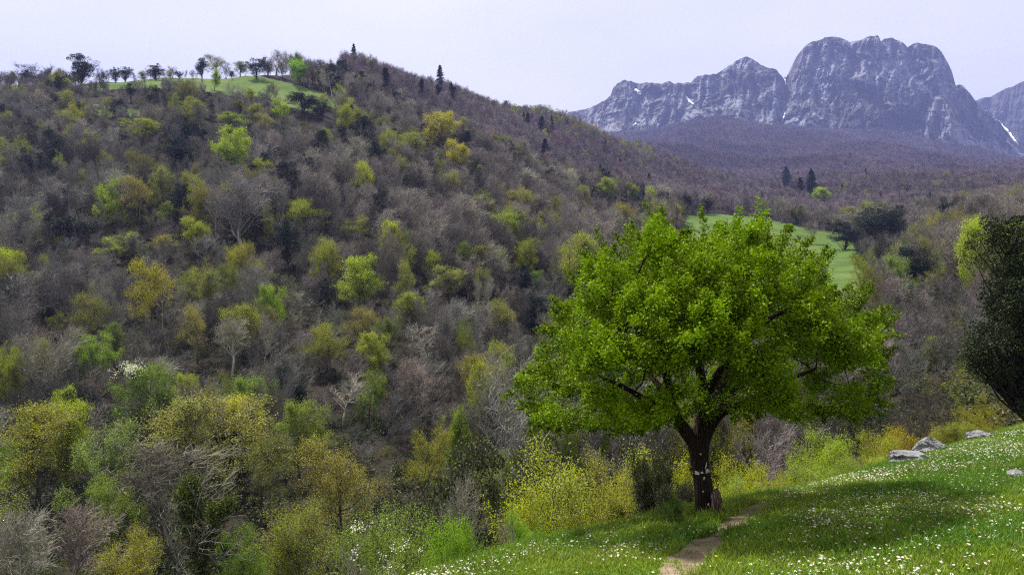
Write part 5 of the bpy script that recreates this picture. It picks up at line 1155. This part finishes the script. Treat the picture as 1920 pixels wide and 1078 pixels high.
def meadow_pts(n, x0=-6, x1=19, y0=3.2, y1=27):
    x_ = x0 + (x1 - x0) * rng.random(n); y_ = y0 + (y1 - y0) * rng.random(n); u_ = x_ / y_
    k = (y_ - edge_y(x_) < 1.5) & (u_ > -.5) & (u_ < .95) & (y_ > 4.2 - u_) 
    far = rng.random(n) < np.clip(1.35 - (np.hypot(x_, y_)) / 26, .3, 1); k &= far
    return x_[k], y_[k]
gx_, gy_ = meadow_pts(330000)
gh = fbm(gx_ * .8 + 5, gy_ * .8, 3); k = ~on_path(gx_, gy_) | (rng.random(len(gx_)) < .012 + .3 * (fbm(gx_ * 3.1, gy_ * 3.1 + 7, 3) > .68)); gx_, gy_, gh = gx_[k], gy_[k], gh[k]; n = len(gx_)
s_ = (.35 + .75 * rng.random(n)) * (.35 + 1.5 * gh) * (1 + .4 * (fbm(gx_ * 2.2 + 3, gy_ * 2.2, 2) > .68)); s_ = np.minimum(s_, .95)
near_tree = np.exp(-((gx_ - TB[0]) ** 2 + (gy_ - TB[1]) ** 2) / 3.0); s_ *= 1 + .3 * near_tree
gm = np.clip((fbm(gx_ * .55 + 20, gy_ * .55 + 8, 4) - .35) * 3, 0, 1)[:, None]
gcol = jit(np.array([.12, .26, .02]) * (1 - gm) + np.array([.27, .40, .04]) * gm, n, .14, .06)
dry = rng.random(n) < .04 + .22 * np.clip(fbm(gx_ * 1.1 + 50, gy_ * 1.1 + 20, 3) * 4 - 2.3, 0, 1); gcol[dry] = jit((.30, .27, .10), dry.sum())
scatter("meadow_grass", "short green grass of the sloping meadow", np.stack([gx_, gy_, height(gx_, gy_)], 1), np.stack([.15 * rng.normal(size=n), .15 * rng.normal(size=n), rng.random(n) * 6.28], 1), np.stack([s_, s_, s_], 1), gcol, rng.integers(0, 4, n), TUF)

def daisy_mesh(seed):
    rg = np.random.default_rng(seed); mb = MB(); n = 11; R = .0125; Hs = .06
    for i in range(n):
        a = i / n * 6.283 + .1 * rg.normal(); ca, sa = math.cos(a), math.sin(a); w = .0030; z = Hs + .002 * rg.normal()
        mb.add([[ca * .003 - sa * w * .6, sa * .003 + ca * w * .6, Hs], [ca * .003 + sa * w * .6, sa * .003 - ca * w * .6, Hs], [ca * R + sa * w, sa * R - ca * w, z + .0015], [ca * R - sa * w, sa * R + ca * w, z + .0015]], [[0, 1, 2, 3]], 0)
    k = 7; an = np.arange(k) / k * 6.283
    V = [[0, 0, Hs + .004]] + [[.0042 * math.cos(t_), .0042 * math.sin(t_), Hs + .001] for t_ in an]; mb.add(V, [[0, 1 + i, 1 + (i + 1) % k] for i in range(k)], 1)
    l = np.array([[[0, 0, 0], [.004, .002, Hs * .5], [0, 0, Hs]]]); tubes(mb, l, np.full((1, 3), .0009), 3, 2)
    return mb.mesh("daisy", [M_petal, M_yolk, M_stem])
DM = [daisy_mesh(1), daisy_mesh(2)]
DP = [proto_obj("daisy_shape", m_) for m_ in DM]
fx_, fy_ = meadow_pts(230000)
b_ = fy_ - edge_y(fx_)
den = np.clip((fbm(fx_ * .75 + 33, fy_ * .75 + 12, 4) - .46) * 5.5, 0, 1)
den *= np.clip((np.abs(fx_ - TB[0]) + np.abs(fy_ - TB[1])) / 1.6 - .4, .0, 1)
uu_ = fx_ / fy_; den = np.where(uu_ > .3, np.maximum(den, .16) * 1.1, np.maximum(den, .05) * .7)
den = np.maximum(den, .75 * np.exp(-((b_ + .3) / .5) ** 2) * ((uu_ < .15) | (uu_ > .42)))
k = (rng.random(len(fx_)) < den * .85) & ~on_path(fx_, fy_); fx_, fy_ = fx_[k], fy_[k]
order = np.argsort(np.where((fx_ / fy_ > -.2) & (fx_ / fy_ < .68) & (HZ - height(fx_, fy_) / fy_ * F < 1078), np.hypot(fx_, fy_), 99)); fx_, fy_ = fx_[order], fy_[order]
n = len(fx_); fz_ = height(fx_, fy_); ds_ = .6 + .45 * rng.random(n); tilt = .28 * rng.normal(size=(n, 2)); spn = rng.random(n) * 6.28
tilt[:, 0] += .22
for i in range(min(290, n)):
    o = link("daisy", DM[i % 2]); o.location = (fx_[i], fy_[i], fz_[i]); o.rotation_euler = (tilt[i, 0], tilt[i, 1], spn[i]); o.scale = (ds_[i],) * 3
    o["label"] = "small white daisy in the nearest grass along the bottom edge"; o["category"] = "daisy"; o["group"] = "daisies in the nearest grass"
M_dand, t, b = mat("dandelion_petal", 0.8); b.inputs['Base Color'].default_value = (0.72, 0.48, 0.01, 1)
dm_ = daisy_mesh(9); dm_.materials[0] = M_dand
for i, (X_, Y_) in enumerate([(1458, 1044), (1522, 1066), (1778, 979), (1916, 955), (1345, 1052), (1850, 826), (1640, 1010), (1595, 1042), (1705, 1060), (1828, 1000)]):
    o = link("dandelion", dm_); p_ = meadow_hit(X_, Y_); o.location = tuple(p_); o.scale = (1.0,) * 3; o.rotation_euler = (.3, 0, i * 1.3)
    o["label"] = "yellow dandelion among the white daisies of the meadow"; o["category"] = "dandelion"; o["group"] = "yellow dandelions in the meadow"
r_ = slice(290, n)
scatter("daisies", "thousands of white daisies spread over the meadow", np.stack([fx_, fy_, fz_], 1)[r_], np.stack([tilt[:, 0], tilt[:, 1], spn], 1)[r_], np.stack([ds_] * 3, 1)[r_], np.ones((n, 3))[r_], np.arange(n)[r_] % 2, DP)

# ------------------------------------------------------------------ air
hm = bpy.data.materials.new("haze"); hm.use_nodes = True; t = hm.node_tree; t.nodes.clear()
ho = t.nodes.new("ShaderNodeOutputMaterial"); pv = t.nodes.new("ShaderNodeVolumePrincipled")
pv.inputs['Color'].default_value = (0.36, 0.42, 0.95, 1); pv.inputs['Density'].default_value = 0.00013; pv.inputs['Anisotropy'].default_value = 0.2
t.links.new(pv.outputs[0], ho.inputs['Volume'])
x0, x1, y0, y1, z0, z1 = -4200, 6500, -60, 5600, -40, 1150
V = [(x0, y0, z0), (x1, y0, z0), (x1, y1, z0), (x0, y1, z0), (x0, y0, z1), (x1, y0, z1), (x1, y1, z1), (x0, y1, z1)]
me = mesh_np("haze", V, [(np.array([(0, 3, 2, 1), (4, 5, 6, 7), (0, 1, 5, 4), (1, 2, 6, 5), (2, 3, 7, 6), (3, 0, 4, 7)]), 0)], [hm])
link("haze", me, kind="stuff", label="blue spring haze in the air")
